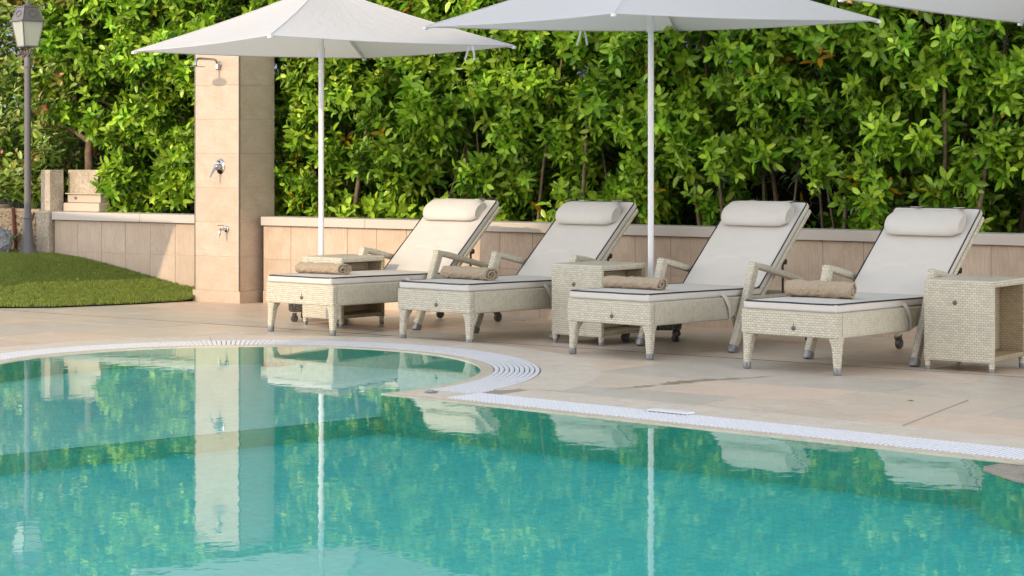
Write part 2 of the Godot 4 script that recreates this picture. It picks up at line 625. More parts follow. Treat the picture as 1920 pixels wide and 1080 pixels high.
func build_pool() -> void:
	var rim := pool_outline(0.0)
	# floors: a shelf that carries on from the round bay, and the deep part beyond its edge
	var big := PackedVector2Array([Vector2(-5, -5), Vector2(6.0, -5), Vector2(6.0, 4.95), Vector2(5.40, 5.135), Vector2(4.62, 7.75), Vector2(3.5, 11.6), Vector2(3.2, 15), Vector2(-5, 15)])
	var basin := Node3D.new()
	basin.name = "pool_basin"
	add_child(basin)
	struct(basin)
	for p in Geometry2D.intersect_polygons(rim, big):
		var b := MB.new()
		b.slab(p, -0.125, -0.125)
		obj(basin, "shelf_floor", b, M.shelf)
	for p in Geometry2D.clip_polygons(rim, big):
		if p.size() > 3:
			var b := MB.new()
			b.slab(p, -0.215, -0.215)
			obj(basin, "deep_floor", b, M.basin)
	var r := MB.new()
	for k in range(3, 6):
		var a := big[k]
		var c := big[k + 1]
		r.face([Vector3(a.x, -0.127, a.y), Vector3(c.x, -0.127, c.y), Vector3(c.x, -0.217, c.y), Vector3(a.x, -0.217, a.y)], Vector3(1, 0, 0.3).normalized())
	obj(basin, "shelf_riser", r, M.shaded_basin_wall)
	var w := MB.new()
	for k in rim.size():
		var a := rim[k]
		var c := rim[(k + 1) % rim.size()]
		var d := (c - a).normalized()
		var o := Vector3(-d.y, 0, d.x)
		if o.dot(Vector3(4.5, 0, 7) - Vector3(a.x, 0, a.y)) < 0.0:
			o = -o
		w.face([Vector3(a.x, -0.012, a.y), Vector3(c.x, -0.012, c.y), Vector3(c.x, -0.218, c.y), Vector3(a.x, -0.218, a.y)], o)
	obj(basin, "pool_wall", w, M.shaded_basin_wall)
	# ledge at the far right corner, just under water
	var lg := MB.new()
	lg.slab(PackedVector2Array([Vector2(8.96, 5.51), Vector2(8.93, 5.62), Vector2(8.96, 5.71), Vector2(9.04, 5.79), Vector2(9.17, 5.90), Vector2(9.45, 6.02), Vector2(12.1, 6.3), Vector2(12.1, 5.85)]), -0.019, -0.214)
	obj(basin, "corner_ledge", lg, M.shaded_basin_wall)
	lg = MB.new()
	lg.slab(PackedVector2Array([Vector2(8.965, 5.51), Vector2(8.935, 5.62), Vector2(8.965, 5.705), Vector2(9.045, 5.785), Vector2(9.175, 5.895), Vector2(9.455, 6.015), Vector2(12.1, 6.29), Vector2(12.1, 5.85)]), -0.010, -0.017)
	obj(basin, "ledge_top", lg, M.coping)
	var rg := MB.new()
	rg.lathe([Vector2(0.02, 0.0), Vector2(0.15, 0.0), Vector2(0.15, 0.012), Vector2(0.12, 0.016), Vector2(0.02, 0.016)], 32, Transform3D(Basis(), Vector3(9.29, -0.011, 5.68)))
	obj(basin, "ledge_lid", rg, M.coping)
	# water
	var s := MB.new()
	s.slab(rim, -0.006, -0.006)
	struct(obj(self, "pool_water", s, M.water))
	# beige lip that the water laps over
	for band in [["pool_lip", 0.0, 0.075, -0.001, M.lip], ["grating_channel", 0.075, 0.35, -0.03, M.channel]]:
		var lip := MB.new()
		ring(lip, pool_outline(band[1]), pool_outline(band[2]), band[3], -0.0115 if band[1] == 0.0 else -0.1)
		struct(obj(self, band[0], lip, band[4]))
	# coping stones
	var cop := Node3D.new()
	cop.name = "pool_coping"
	add_child(cop)
	struct(cop)
	var inner := pool_outline(0.35)
	var outer := pool_outline(0.66)
	var x := 5.98
	while x < 11.0:
		var e := func(g: float, xx: float) -> float: return 5.345 + 0.10 * (xx - 7.5) - g
		var x2 := x + 0.741
		var st := MB.new()
		st.slab(PackedVector2Array([Vector2(x, e.call(0.66, x)), Vector2(x2, e.call(0.66, x2)), Vector2(x2 - 0.02, e.call(0.35, x2)), Vector2(x - 0.02, e.call(0.35, x))]), 0.0, -0.09)
		obj(cop, "coping_stone", st, M.coping)
		x = x2 + 0.007
	# round part, in wedge stones
	var steps := 15
	for k in steps:
		var a0 := lerpf(-3.62, 0.13, float(k) / steps)
		var a1 := lerpf(-3.62, 0.13, float(k + 1) / steps) - 0.0016
		var pl := PackedVector2Array()
		for j in 7:
			var a := lerpf(a0, a1, j / 6.0)
			pl.append(CC + Vector2(cos(a), sin(a)) * 2.205)
		for j in 7:
			var a := lerpf(a1, a0, j / 6.0)
			pl.append(CC + Vector2(cos(a), sin(a)) * 1.855)
		if k >= 1:
			var cut := Geometry2D.clip_polygons(pl, PackedVector2Array([Vector2(5.55, 4.99), Vector2(5.88, 4.52), Vector2(12, 5.15), Vector2(12, 7), Vector2(5.5, 7)]))
			pl = cut[0] if cut.size() else pl
		var st := MB.new()
		st.slab(pl, 0.0, -0.09)
		obj(cop, "coping_stone", st, M.coping)
	# the stone in the cusp between the round bay and the long edge
	var cu := MB.new()
	cu.slab(PackedVector2Array([Vector2(5.47, 5.095), Vector2(5.535, 4.885), Vector2(5.815, 4.90), Vector2(5.815, 5.10), Vector2(5.62, 5.09)]), 0.0022, -0.08)
	obj(cop, "cusp_stone", cu, M.coping)
	# gratings: every slat a row of nine studs
	var stud := MB.new()
	for k in 9:
		var z := -0.135 + 0.0306 * k
		stud.rbox(Vector3(0, -0.003, z + 0.0125), Vector3(0.0170, 0.012, 0.0262), 0.003, Transform3D(), 0.0, 1)
	stud.box(Vector3(0, -0.014, 0), Vector3(0.0160, 0.008, 0.268))
	var slat := stud.mesh()
	var g1 := Node3D.new()
	g1.name = "straight_grating"
	add_child(g1)
	struct(g1)
	var turn := -atan(0.10)
	x = 5.83
	while x < 10.6:
		var o := put(g1, "slat", slat, M.grating)
		o.position = Vector3(x, 0.0, 5.345 + 0.10 * (x - 7.5) - 0.075 - 0.139)
		o.rotation = Vector3(0, turn, 0)
		x += 0.0262
	x = 0.62
	while x < 2.02:
		var o := put(g1, "slat", slat, M.grating)
		o.position = Vector3(x, 0.0, 5.25 - 0.075 - 0.139)
		x += 0.0262
	for k in 3:
		var st := MB.new()
		st.slab(PackedVector2Array([Vector2(-0.06 + k * 0.62, 4.59), Vector2(0.553 + k * 0.62, 4.59), Vector2(0.553 + k * 0.62, 4.90), Vector2(-0.06 + k * 0.62, 4.90)]), 0.0, -0.09)
		obj(cop, "coping_stone", st, M.coping)
	var g2 := Node3D.new()
	g2.name = "curved_grating"
	add_child(g2)
	struct(g2)
	# around the bay the studs stand in nine rings: wedge slats
	var wedge := MB.new()
	var da := 0.0188
	for k in 9:
		var r0 := 1.582 + 0.0300 * k
		var r1 := r0 + 0.0222
		var hw0 := r0 * da * 0.40
		var hw1 := r1 * da * 0.40
		wedge.slab(PackedVector2Array([Vector2(r0, -hw0), Vector2(r1, -hw1), Vector2(r1, hw1), Vector2(r0, hw0)]), 0.003, -0.02)
	var wm := wedge.mesh()
	var ang := -3.55
	while ang < 0.066:
		var o := put(g2, "slat", wm, M.grating)
		o.position = Vector3(CC.x, 0, CC.y)
		o.rotation = Vector3(0, -ang, 0)
		ang += da

func ring(b: MB, inner: PackedVector2Array, outer: PackedVector2Array, y: float, low: float) -> void:
	# band between two outlines: bridge each sector by nearest points
	var parts := Geometry2D.clip_polygons(outer, inner)
	if parts.size() == 2:  # a hole: cut it in two halves
		var lo := Vector2(4.2, 6.5)
		for half in [PackedVector2Array([Vector2(-50, -50), Vector2(lo.x, -50), Vector2(lo.x, 60), Vector2(-50, 60)]), PackedVector2Array([Vector2(lo.x, -50), Vector2(60, -50), Vector2(60, 60), Vector2(lo.x, 60)])]:
			for o in Geometry2D.intersect_polygons(outer, half):
				for piece in Geometry2D.clip_polygons(o, inner):
					if not Geometry2D.triangulate_polygon(piece).is_empty():
						b.slab(piece, y, low)
	else:
		for p in parts:
			b.slab(p, y, low)

func build_deck() -> void:
	var deck := Node3D.new()
	deck.name = "pool_deck"
	add_child(deck)
	struct(deck)
	var cop := pool_outline(0.66)
	var lawn := PackedVector2Array(LAWN)
	lawn.append(Vector2(-8, -0.02))
	# bed under the tiles, sloped and level part
	for part in [[0.0, 3.611], [3.611, 15.5]]:
		var q := PackedVector2Array([Vector2(-14, part[0]), Vector2(22, part[0]), Vector2(22, part[1]), Vector2(-14, part[1])])
		var b := MB.new()
		var halves := [PackedVector2Array([Vector2(-50, -5), Vector2(4.0, -5), Vector2(4.0, 40), Vector2(-50, 40)]), PackedVector2Array([Vector2(4.0, -5), Vector2(50, -5), Vector2(50, 40), Vector2(4.0, 40)])]
		for h in halves:
			for o in Geometry2D.intersect_polygons(q, h):
				for p in Geometry2D.clip_polygons(o, pool_outline(0.34)):
					b.slab(p, -0.008, -0.05)
		for i in b.v.size():
			b.v[i].y += deck_y(b.v[i].z)
		obj(deck, "tile_bed", b, M.grout)
	var rows := []
	var z := 0.014
	var zs := [0.0, 0.58, 1.18, 1.78, 2.26, 2.86, 3.611, 4.21, 4.81, 5.41, 6.01, 6.61, 7.21]
	for i in zs.size() - 1:
		rows.append([zs[i] + (0.006 if i == 4 else 0.0), zs[i + 1] - (0.006 if i == 3 else 0.0)])
	for i in rows.size():
		var x := -5.6 + rng.randf() * 0.8
		while x < 10.2:
			var w := 0.9
			var t := PackedVector2Array([Vector2(x + 0.0022, rows[i][0] + 0.0022), Vector2(x + w - 0.0022, rows[i][0] + 0.0022), Vector2(x + w - 0.0022, rows[i][1] - 0.0022), Vector2(x + 0.0022, rows[i][1] - 0.0022)])
			x += w
			for p1 in Geometry2D.clip_polygons(t, lawn):
				for p in Geometry2D.clip_polygons(p1, cop):
					if p.size() < 3 or Geometry2D.triangulate_polygon(p).is_empty():
						continue
					var b := MB.new()
					b.slab(p, 0.0, -0.008)
					var lift := rng.randf_range(-0.0006, 0.0006)
					for k in b.v.size():
						b.v[k].y += deck_y(b.v[k].z) + lift
					if b.ix.size() > 2:
						obj(deck, "tile", b, M.deck[rng.randi() % 5])
	# rest of the terrace round the pool
	for q in [[-14.0, -4.8, 4.2, 15.5], [10.9, 22.0, 0.0, 15.5], [-4.0, 11.0, 12.3, 15.5]]:
		var b := MB.new()
		b.slab(PackedVector2Array([Vector2(q[0], q[2]), Vector2(q[1], q[2]), Vector2(q[1], q[3]), Vector2(q[0], q[3])]), 0.003, 0.003)
		for k in b.v.size():
			b.v[k].y += deck_y(b.v[k].z)
		obj(deck, "far_terrace", b, M.deck[1])
	# dark movement joint
	var j := MB.new()
	j.box(Vector3(4.0, deck_y(2.26) - 0.002, 2.26), Vector3(14.0, 0.006, 0.012))
	struct(obj(self, "movement_joint", j, M.hose))
	j = MB.new()
	j.box(Vector3.ZERO, Vector3(0.007, 0.006, 1.10))
	var jo := obj(self, "movement_joint", j, M.grout)
	jo.position = Vector3(8.15, 0.0, 4.20)
	jo.rotation.y = 0.10
	struct(jo)

func wall_run(called: String, label: String, x0: float, x1: float) -> void:
	var t := thing(called, label, "garden wall", Vector3(0, 0, 0))
	var b := MB.new()
	b.box(Vector3((x0 + x1) / 2, 0.27, -0.120), Vector3(x1 - x0, 0.70, 0.230))
	obj(t, "wall_core", b, M.pale_grout)
	# tiles
	var rows := [[0.045, 0.3275], [0.3305, 0.628]]
	var x := x0
	var w := 0.325
	while x < x1 - 0.01:
		var e := minf(x + w, x1)
		for r in rows:
			var q := MB.new()
			var d := rng.randf_range(-0.0008, 0.0008)
			q.rbox(Vector3((x + e) / 2, (r[0] + r[1]) / 2, -0.007 + d), Vector3(e - x - 0.0042, r[1] - r[0], 0.014), 0.0015, Transform3D(), 0.0, 1)
			obj(t, "wall_tile", q, M.wall[rng.randi() % 3])
		x = e
	x = x0
	while x < x1 - 0.01:
		var e := minf(x + 0.60, x1)
		var q := MB.new()
		q.rbox(Vector3((x + e) / 2, -0.02, -0.001), Vector3(e - x - 0.003, 0.125, 0.018), 0.002, Transform3D(), 0.0, 1)
		obj(t, "skirting_tile", q, M.wall[rng.randi() % 3])
		x = e
	x = x0
	while x < x1 - 0.01:
		var e := minf(x + 1.20, x1)
		var q := MB.new()
		q.rbox(Vector3((x + e) / 2, 0.6725, -0.10), Vector3(e - x - 0.002, 0.079, 0.28), 0.006, Transform3D(), 0.0, 2)
		obj(t, "cap_stone", q, M.cap)
		x = e

func build_walls() -> void:
	wall_run("planter_wall", "long low tiled garden wall behind the sun loungers", 0.0, 10.0)
	wall_run("planter_wall", "short low tiled garden wall between shower pillar and lamp post", -2.72, -0.61)
	# shower pillar
	var t := thing("shower_pillar", "tall tiled stone pillar carrying the outdoor shower", "pillar", Vector3(-0.345, 0, 0))
	var b := MB.new()
	b.box(Vector3(0, 1.06, -0.0), Vector3(0.524, 2.32, 0.470))
	obj(t, "pillar_core", b, M.pale_grout)
	var y := 0.045
	while y < 2.2:
		var h := minf(0.3085, 2.23 - y)
		for s in [[Vector3(0, 0, 0.232), Vector3(0.532, h - 0.003, 0.014), 0], [Vector3(0.259, 0, 0.0), Vector3(0.014, h - 0.003, 0.446), 1], [Vector3(-0.259, 0, 0.0), Vector3(0.014, h - 0.003, 0.446), 2], [Vector3(0, 0, -0.232), Vector3(0.532, h - 0.003, 0.014), 3]]:
			var q := MB.new()
			q.rbox((s[0] as Vector3) + Vector3(0, y + h / 2, 0), s[1], 0.0015, Transform3D(), 0.0, 1)
			obj(t, "pillar_tile", q, M.pillar[rng.randi() % 3])
		y += h
	for s in [[Vector3(0, -0.022, 0.242), Vector3(0.575, 0.131, 0.018)], [Vector3(0.272, -0.022, 0.0), Vector3(0.016, 0.131, 0.465)], [Vector3(-0.272, -0.022, 0.0), Vector3(0.016, 0.131, 0.465)]]:
		var q := MB.new()
		q.rbox(s[0], s[1], 0.002, Transform3D(), 0.0, 1)
		obj(t, "skirting_tile", q, M.pillar[1])
	for s in [-1.0, 1.0]:
		var q := MB.new()
		q.box(Vector3(s * 0.2690, 1.14, 0.2360), Vector3(0.0100, 2.18, 0.0120))
		obj(t, "edge_trim", q, M.alu_edge)
	var top := MB.new()
	top.rbox(Vector3(0, 2.243, 0.0), Vector3(0.545, 0.02, 0.49), 0.004)
	obj(t, "top_slab", top, M.cap)

func build_lawn() -> void:
	var outline := PackedVector2Array(LAWN)
	outline.append(Vector2(-8, -0.02))
	var b := MB.new()
	var st := 0.1
	var nx := 78
	var nz := 44
	var ids := []
	for i in nx:
		var row := []
		for k in nz:
			var p := Vector2(-8.0 + i * st, -0.02 + k * st)
			if not Geometry2D.is_point_in_polygon(p, outline):
				var best := Vector2.ZERO
				var bd := 99.0
				for q in LAWN.size() - 1:
					var cpt := Geometry2D.get_closest_point_to_segment(p, LAWN[q], LAWN[q + 1])
					if p.distance_to(cpt) < bd:
						bd = p.distance_to(cpt)
						best = cpt
				row.append([best, bd > st * 1.5])
			else:
				row.append([p, false])
		ids.append(row)
	var vid := {}
	for i in nx:
		for k in nz:
			var p: Vector2 = ids[i][k][0]
			vid[Vector2i(i, k)] = b.vert(Vector3(p.x, lawn_y(p), p.y), Vector3.UP, p)
	for i in nx - 1:
		for k in nz - 1:
			if not (ids[i][k][1] or ids[i + 1][k][1] or ids[i][k + 1][1] or ids[i + 1][k + 1][1]):
				b.quad_i(vid[Vector2i(i, k)], vid[Vector2i(i + 1, k)], vid[Vector2i(i + 1, k + 1)], vid[Vector2i(i, k + 1)])
	struct(obj(self, "lawn", b, M.turf))
	# blades
	var c := MB.new()
	c.colored = true
	var r := RandomNumberGenerator.new()
	r.seed = 9
	for k in 9:
		var a := r.randf() * TAU
		var base := Vector3(r.randf_range(-0.016, 0.016), 0, r.randf_range(-0.016, 0.016))
		var h := r.randf_range(0.016, 0.028)
		var lean := Vector3(cos(a), 0, sin(a)) * r.randf_range(0.004, 0.018)
		var sd := Vector3(-sin(a), 0, cos(a)) * 0.0016
		var f := r.randf_range(0.75, 1.2)
		c.tint = Color(0.26 * f, 0.335 * f, 0.05 * f)
		var nn := Vector3(cos(a), 0.25, sin(a)).normalized()
		var i0 := c.vert(base - sd, nn, Vector2.ZERO)
		var i1 := c.vert(base + sd, nn, Vector2.ZERO)
		var i2 := c.vert(base + lean * 0.5 + Vector3(0, h * 0.6, 0) + sd * 0.8, nn, Vector2.ZERO)
		var i3 := c.vert(base + lean * 0.5 + Vector3(0, h * 0.6, 0) - sd * 0.8, nn, Vector2.ZERO)
		var i4 := c.vert(base + lean + Vector3(0, h, 0), nn, Vector2.ZERO)
		c.quad_i(i0, i1, i2, i3)
		c.tri_i(i3, i2, i4)
	var spots := []
	while spots.size() < 42000:
		var p := Vector2(rng.randf_range(-4.6, -0.45), rng.randf_range(0.0, 3.6))
		if Geometry2D.is_point_in_polygon(p, outline):
			spots.append(Transform3D(Basis(Vector3.UP, rng.randf() * TAU).scaled(Vector3.ONE * rng.randf_range(0.8, 1.2)), Vector3(p.x, lawn_y(p) - 0.002, p.y)))
	var o := scatter(self, "grass", c.mesh(), M.blade, spots, func(_i: int) -> Color:
		var f := rng.randf_range(0.8, 1.15)
		return Color(f, f * rng.randf_range(0.95, 1.05), f))
	tag(o, "short trimmed lawn sloping up beside the shower pillar", "grass")
	struct(o, "stuff")

func scatter(parent: Node, called: String, mesh: Mesh, m: Material, spots: Array, color: Callable) -> MultiMeshInstance3D:
	var mm := MultiMesh.new()
	mm.transform_format = MultiMesh.TRANSFORM_3D
	mm.use_colors = true
	mm.mesh = mesh
	mm.instance_count = spots.size()
	for i in spots.size():
		mm.set_instance_transform(i, spots[i])
		mm.set_instance_color(i, color.call(i))
	var o := MultiMeshInstance3D.new()
	o.name = numbered(parent, called)
	o.multimesh = mm
	o.material_override = m
	parent.add_child(o, true)
	return o

func blob(center: Vector3, size: Vector3, seed_: int, amp: float, seg := 14) -> MB:
	var b := MB.new()
	var f := noise(seed_, 1.6, 3)
	var rings := []
	for i in range(0, seg + 1):
		var th := PI * clampf(float(i) / seg, 0.02, 0.98)
		var ring := []
		for k in seg * 2:
			var ph := TAU * k / (seg * 2)
			var d := Vector3(sin(th) * cos(ph), cos(th), sin(th) * sin(ph))
			var r := 1.0 + f.get_noise_3dv(d * 1.3) * amp
			var q := Vector3(signf(d.x) * pow(absf(d.x), 0.7), signf(d.y) * pow(absf(d.y), 0.7), signf(d.z) * pow(absf(d.z), 0.7))
			ring.append(center + q * r * size)
		rings.append(ring)
	b.loft(rings)
	return b

func build_left_corner() -> void:
	# rough rendered wall, concrete post, metal flashing left of the tiled wall
	var t := thing("rough_wall", "rough sandy rubble wall behind the lamp post", "garden wall", Vector3(-3.9, 0.45, -0.12))
	var b := MB.new()
	b.rbox(Vector3(0, 0.0, 0), Vector3(1.9, 0.56, 0.24), 0.02)
	obj(t, "wall_body", b, M.rubble)
	var cp := MB.new()
	cp.rbox(Vector3(-0.35, 0.295, 0.02), Vector3(1.2, 0.035, 0.30), 0.008)
	obj(t, "cap_stone", cp, M.concrete)
	var ru := MB.new()
	ru.tube([Vector3(0.63, 0.30, 0.135), Vector3(0.645, 0.1, 0.13), Vector3(0.66, -0.1, 0.13), Vector3(0.66, -0.25, 0.14)], [0.018, 0.02, 0.015, 0.02], 8)
	tag(obj(self, "rusty_pipe", ru, M.rust), "rusty red pipe running down the rough wall", "pipe")
	get_node("rusty_pipe").position = Vector3(-3.93, 0.45, -0.12)
	var p := thing("concrete_post", "pale concrete gate post at the end of the tiled wall", "post", Vector3(-2.84, 0.15, -0.06))
	var q := MB.new()
	q.rbox(Vector3(0, 0.27, 0), Vector3(0.17, 0.60, 0.22), 0.008)
	obj(p, "post_foot", q, M.concrete)
	q = MB.new()
	q.rbox(Vector3(0.0, 0.77, -0.02), Vector3(0.13, 0.40, 0.18), 0.006)
	obj(p, "post_shaft", q, M.concrete)
	q = MB.new()
	q.rbox(Vector3(0.25, 0.84, -0.25), Vector3(0.42, 0.26, 0.12), 0.004)
	obj(p, "return_wall", q, M.concrete)
	var m := thing("metal_box", "beige painted metal box on the wall beside concrete post", "box", Vector3(-2.47, 0.715, -0.19))
	q = MB.new()
	q.rbox(Vector3(0, 0.04, 0), Vector3(0.50, 0.085, 0.16), 0.012)
	obj(m, "lower_panel", q, M.beige_paint)
	q = MB.new()
	q.rbox(Vector3(-0.01, 0.125, -0.03), Vector3(0.46, 0.08, 0.12), 0.006)
	obj(m, "upper_panel", q, M.beige_paint)
	q = MB.new()
	q.rbox(Vector3(0, 0.172, -0.02), Vector3(0.5, 0.012, 0.15), 0.004)
	obj(m, "lid", q, M.beige_paint)
	q = MB.new()
	q.lathe([Vector2(0.003, 0.0), Vector2(0.013, 0.0), Vector2(0.013, 0.012), Vector2(0.004, 0.016)], 12, Transform3D(Basis(Vector3.RIGHT, PI / 2), Vector3(-0.12, 0.13, 0.031)))
	obj(m, "knob", q, M.cap_metal)
	var h := MB.new()
	h.tube([Vector3(-2.98, 0.70, 0.03), Vector3(-3.0, 0.6, 0.05), Vector3(-2.99, 0.45, 0.06), Vector3(-2.985, 0.36, 0.07), Vector3(-3.01, 0.32, 0.10)], [0.011, 0.011, 0.011, 0.016, 0.011], 8)
	tag(obj(self, "cable", h, M.hose), "black cable hanging down the rough wall beside lamp post", "cable")
	var rk := blob(Vector3.ZERO, Vector3(0.17, 0.155, 0.12), 13, 0.35)
	var ro := obj(self, "rock", rk, M.rock)
	ro.position = Vector3(-3.13, 0.40, 0.40)
	tag(ro, "pale grey boulder on the grass beside the lamp post", "rock")

# ---------------------------------------------------------------- plants
func leaf_into(b: MB, base: Vector3, dir: Vector3, up: Vector3, length: float, width: float, col: Color, droop := 0.38) -> void:
	var side := dir.cross(up).normalized()
	var nn := side.cross(dir).normalized()
	var ts := [0.0, 0.22, 0.5, 0.78, 1.0]
	var ws := [0.07, 0.70, 1.0, 0.74, 0.03]
	var prev := []
	for i in 5:
		var t: float = ts[i]
		var c := base + dir * length * t - nn * droop * length * t * t
		var half: float = ws[i] * width * 0.5
		var fold := half * 0.32
		var nl := (nn + side * 0.35).normalized()
		var nr := (nn - side * 0.35).normalized()
		b.tint = col * 1.12
		var m0 := b.vert(c, nn, Vector2.ZERO)
		b.tint = col
		var l := b.vert(c - side * half + nn * fold, nl, Vector2.ZERO)
		var r := b.vert(c + side * half + nn * fold, nr, Vector2.ZERO)
		if i > 0:
			b.quad_i(prev[0], m0, l, prev[1])
			b.quad_i(prev[0], m0, r, prev[2])
		prev = [m0, l, r]

func leaf_frames(seed_: int, count: int) -> Array:
	# where the leaves of one sprig sit: [base, direction, up, length, width, youth]
	var r := RandomNumberGenerator.new()
	r.seed = seed_
	var out := []
	for k in count:
		var t := float(k) / count
		var a := k * 2.4 + r.randf_range(-0.3, 0.3)
		var open := lerpf(1.45, 0.55, t) + r.randf_range(-0.25, 0.25)
		var d := Vector3(cos(a) * sin(open), cos(open), sin(a) * sin(open))
		out.append([Vector3(0, t * 0.19 - 0.07, 0), d, Vector3(0, 1, 0) + Vector3(r.randf_range(-0.2, 0.2), 0, r.randf_range(-0.2, 0.2)), r.randf_range(0.078, 0.125) * lerpf(1.08, 0.72, t), r.randf_range(0.030, 0.046), t])
	return out

func sprig(seed_: int, count: int, young: Color, old: Color) -> ArrayMesh:
	var b := MB.new()
	b.colored = true
	for f in leaf_frames(seed_, count):
		leaf_into(b, f[0], f[1], f[2], f[3], f[4], old.lerp(young, pow(f[5], 1.3)))
	b.tint = Color(0.10, 0.09, 0.04)
	b.tube([Vector3(0, -0.16, 0), Vector3(0, 0.11, 0)], [0.004, 0.002], 4)
	return b.mesh()

func build_hedge() -> void:
	# soil bed, and an added black screen for the shade behind the leaves
	var bed := MB.new()
	bed.box(Vector3(3.4, 0.52, -1.05), Vector3(15.5, 0.25, 1.62))
	struct(obj(self, "planting_bed", bed, M.soil))
	var gap_screen := thing("dark_gap_screen", "added near-black screen on posts, darkening the gaps in the hedge", "gap_backing", Vector3(3.5, 0.6, -1.75))
	var nb := MB.new()
	nb.box(Vector3(-1.2, 0.6, 0), Vector3(17.0, 1.2, 0.012))
	obj(gap_screen, "gap_screen", nb, M.gap_screen)
	for k in 8:
		var pb := MB.new()
		pb.tube([Vector3(-6.3 + k * 1.9, -0.1, -0.03), Vector3(-6.3 + k * 1.9, 1.3, -0.03)], [0.02, 0.02], 8)
		obj(gap_screen, "screen_post", pb, M.dark_metal)
	var hedge := thing("laurel_hedge", "tall glossy green laurel hedge along the whole garden wall", "hedge", Vector3(0, 0, 0))
	# stems
	var bump := noise(301, 1.0, 2)
	var hole := noise(302, 1.0, 2)
	var fine := noise(303, 1.0, 1)
	for k in 64:
		var x := -2.3 + k * 0.172 + rng.randf_range(-0.07, 0.07)
		var z := rng.randf_range(-0.95, -0.42)
		var lean := rng.randf_range(-0.20, 0.20)
		var r0 := rng.randf_range(0.008, 0.024)
		var top := rng.randf_range(1.5, 3.2)
		var pts := []
		var rad := []
		for i in 6:
			var t := i / 5.0
			pts.append(Vector3(x + lean * t * top + 0.03 * sin(t * 5.0 + k), 0.58 + t * top, z + 0.1 * sin(t * 3.0 + k * 2.0)))
			rad.append(r0 * (1.0 - 0.55 * t))
		var b := MB.new()
		b.tube(pts, rad, 7)
		obj(hedge, "stem", b, M.bark)
	# foliage
	var young := Color(0.42, 0.60, 0.05)
	var old := Color(0.125, 0.30, 0.022)
	var kinds := [sprig(1, 10, young, old), sprig(2, 11, young, old), sprig(3, 9, young * 0.85, old * 0.8)]
	var yellow := sprig(5, 6, Color(0.55, 0.36, 0.02), Color(0.45, 0.22, 0.02))
	var spots := [[], [], []]
	var tints := [[], [], []]
	var yspots := []
	var front := []
	var made := 0
	var tries := 0
	while made < 34000 and tries < 150000:
		tries += 1
		var x := rng.randf_range(-3.35, 9.4)
		var y := 0.66 + 4.9 * pow(rng.randf(), 1.15)
		var depth := pow(rng.randf(), 1.6)
		if x < -2.35 and y < 1.35 + 0.5 * (-2.35 - x):
			continue
		# bumps of the clipped face, holes and thin places low down on the right
		var bz := bump.get_noise_2d(x * 1.1, y * 1.4)
		var hz := hole.get_noise_2d(x * 1.5 + 40.0, y * 1.0)
		var low := clampf((1.75 - y) / 1.1, 0.0, 1.0) * clampf((x - 0.4) / 3.0, 0.06, 1.0)
		if hz > 0.34 - 0.46 * low and (depth < 0.85 or rng.randf() < 0.8):
			continue
		if fine.get_noise_2d(x * 3.2, y * 2.6) > 0.34 - 0.22 * low and depth < 0.7:
			continue
		if y > 4.6 and rng.randf() < (y - 4.6) * 0.6 + maxf(hz, 0.0):
			continue
		var fz := -0.30 + 0.20 * bz - (0.10 if y < 0.9 else 0.0) + (0.1 if y > 2.0 else 0.0)
		if absf(x + 0.34) < 0.40:
			fz = minf(fz, -0.42)
		var p := Vector3(x, y, fz - depth * 0.95)
		var dir := Vector3(rng.randf_range(-0.8, 0.8), rng.randf_range(-0.45, 0.95), rng.randf_range(0.2, 1.0)).normalized()
		var basis := Basis(Quaternion(Vector3.UP, dir)) * Basis(Vector3.UP, rng.randf() * TAU)
		var sc := rng.randf_range(0.62, 1.22)
		var tf := Transform3D(basis.scaled(Vector3.ONE * sc), p)
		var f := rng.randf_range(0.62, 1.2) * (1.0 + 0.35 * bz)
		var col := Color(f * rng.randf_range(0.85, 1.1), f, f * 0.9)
		if rng.randf() < 0.012 + 0.02 * clampf(1.3 - y, 0.0, 1.0):
			yspots.append(tf.scaled_local(Vector3.ONE * 0.9))
			continue
		if depth < 0.02 and y < 2.6 and x < 7.4 and front.size() < 30:
			front.append([tf, rng.randi() % 3, col])
		else:
			var w := rng.randi() % 3
			spots[w].append(tf)
			tints[w].append(col)
		made += 1
	for w in 3:
		var tw: Array = tints[w]
		struct(scatter(hedge, "foliage", kinds[w], M.leaf, spots[w], func(i: int) -> Color: return tw[i]), "stuff")
	struct(scatter(hedge, "yellow_foliage", yellow, M.leaf, yspots, func(_i: int) -> Color: return Color.WHITE), "stuff")
	# the foremost leaves one by one
	var leaf_mesh := []
	for q in 4:
		var b := MB.new()
		b.colored = true
		leaf_into(b, Vector3.ZERO, Vector3(0, 0, -1), Vector3.UP, 0.11, 0.042, old.lerp(young, [0.1, 0.4, 0.7, 1.0][q]))
		leaf_mesh.append(b.mesh())
	for fr in front:
		for f in leaf_frames(fr[1] + 1, 10):
			var o := put(hedge, "leaf", leaf_mesh[clampi(int(f[5] * 4.0), 0, 3)], M.leaf)
			var d: Vector3 = f[1]
			var z := -d.normalized()
			var xx := (f[2] as Vector3).cross(z).normalized()
			var s: float = f[3] / 0.11
			o.transform = (fr[0] as Transform3D) * Transform3D(Basis(xx, z.cross(xx), z).scaled(Vector3.ONE * s), f[0])
	# shrub with reddish young leaves in the left corner
	var sh := thing("photinia_shrub", "loose shrub with reddish young leaves behind lamp post", "shrub", Vector3(0, 0, 0))
	var tr := MB.new()
	tr.tube([Vector3(-2.70, 0.5, -0.45), Vector3(-2.72, 1.3, -0.45), Vector3(-2.70, 1.45, -0.45), Vector3(-2.78, 1.75, -0.42)], [0.045, 0.04, 0.036, 0.026], 8)
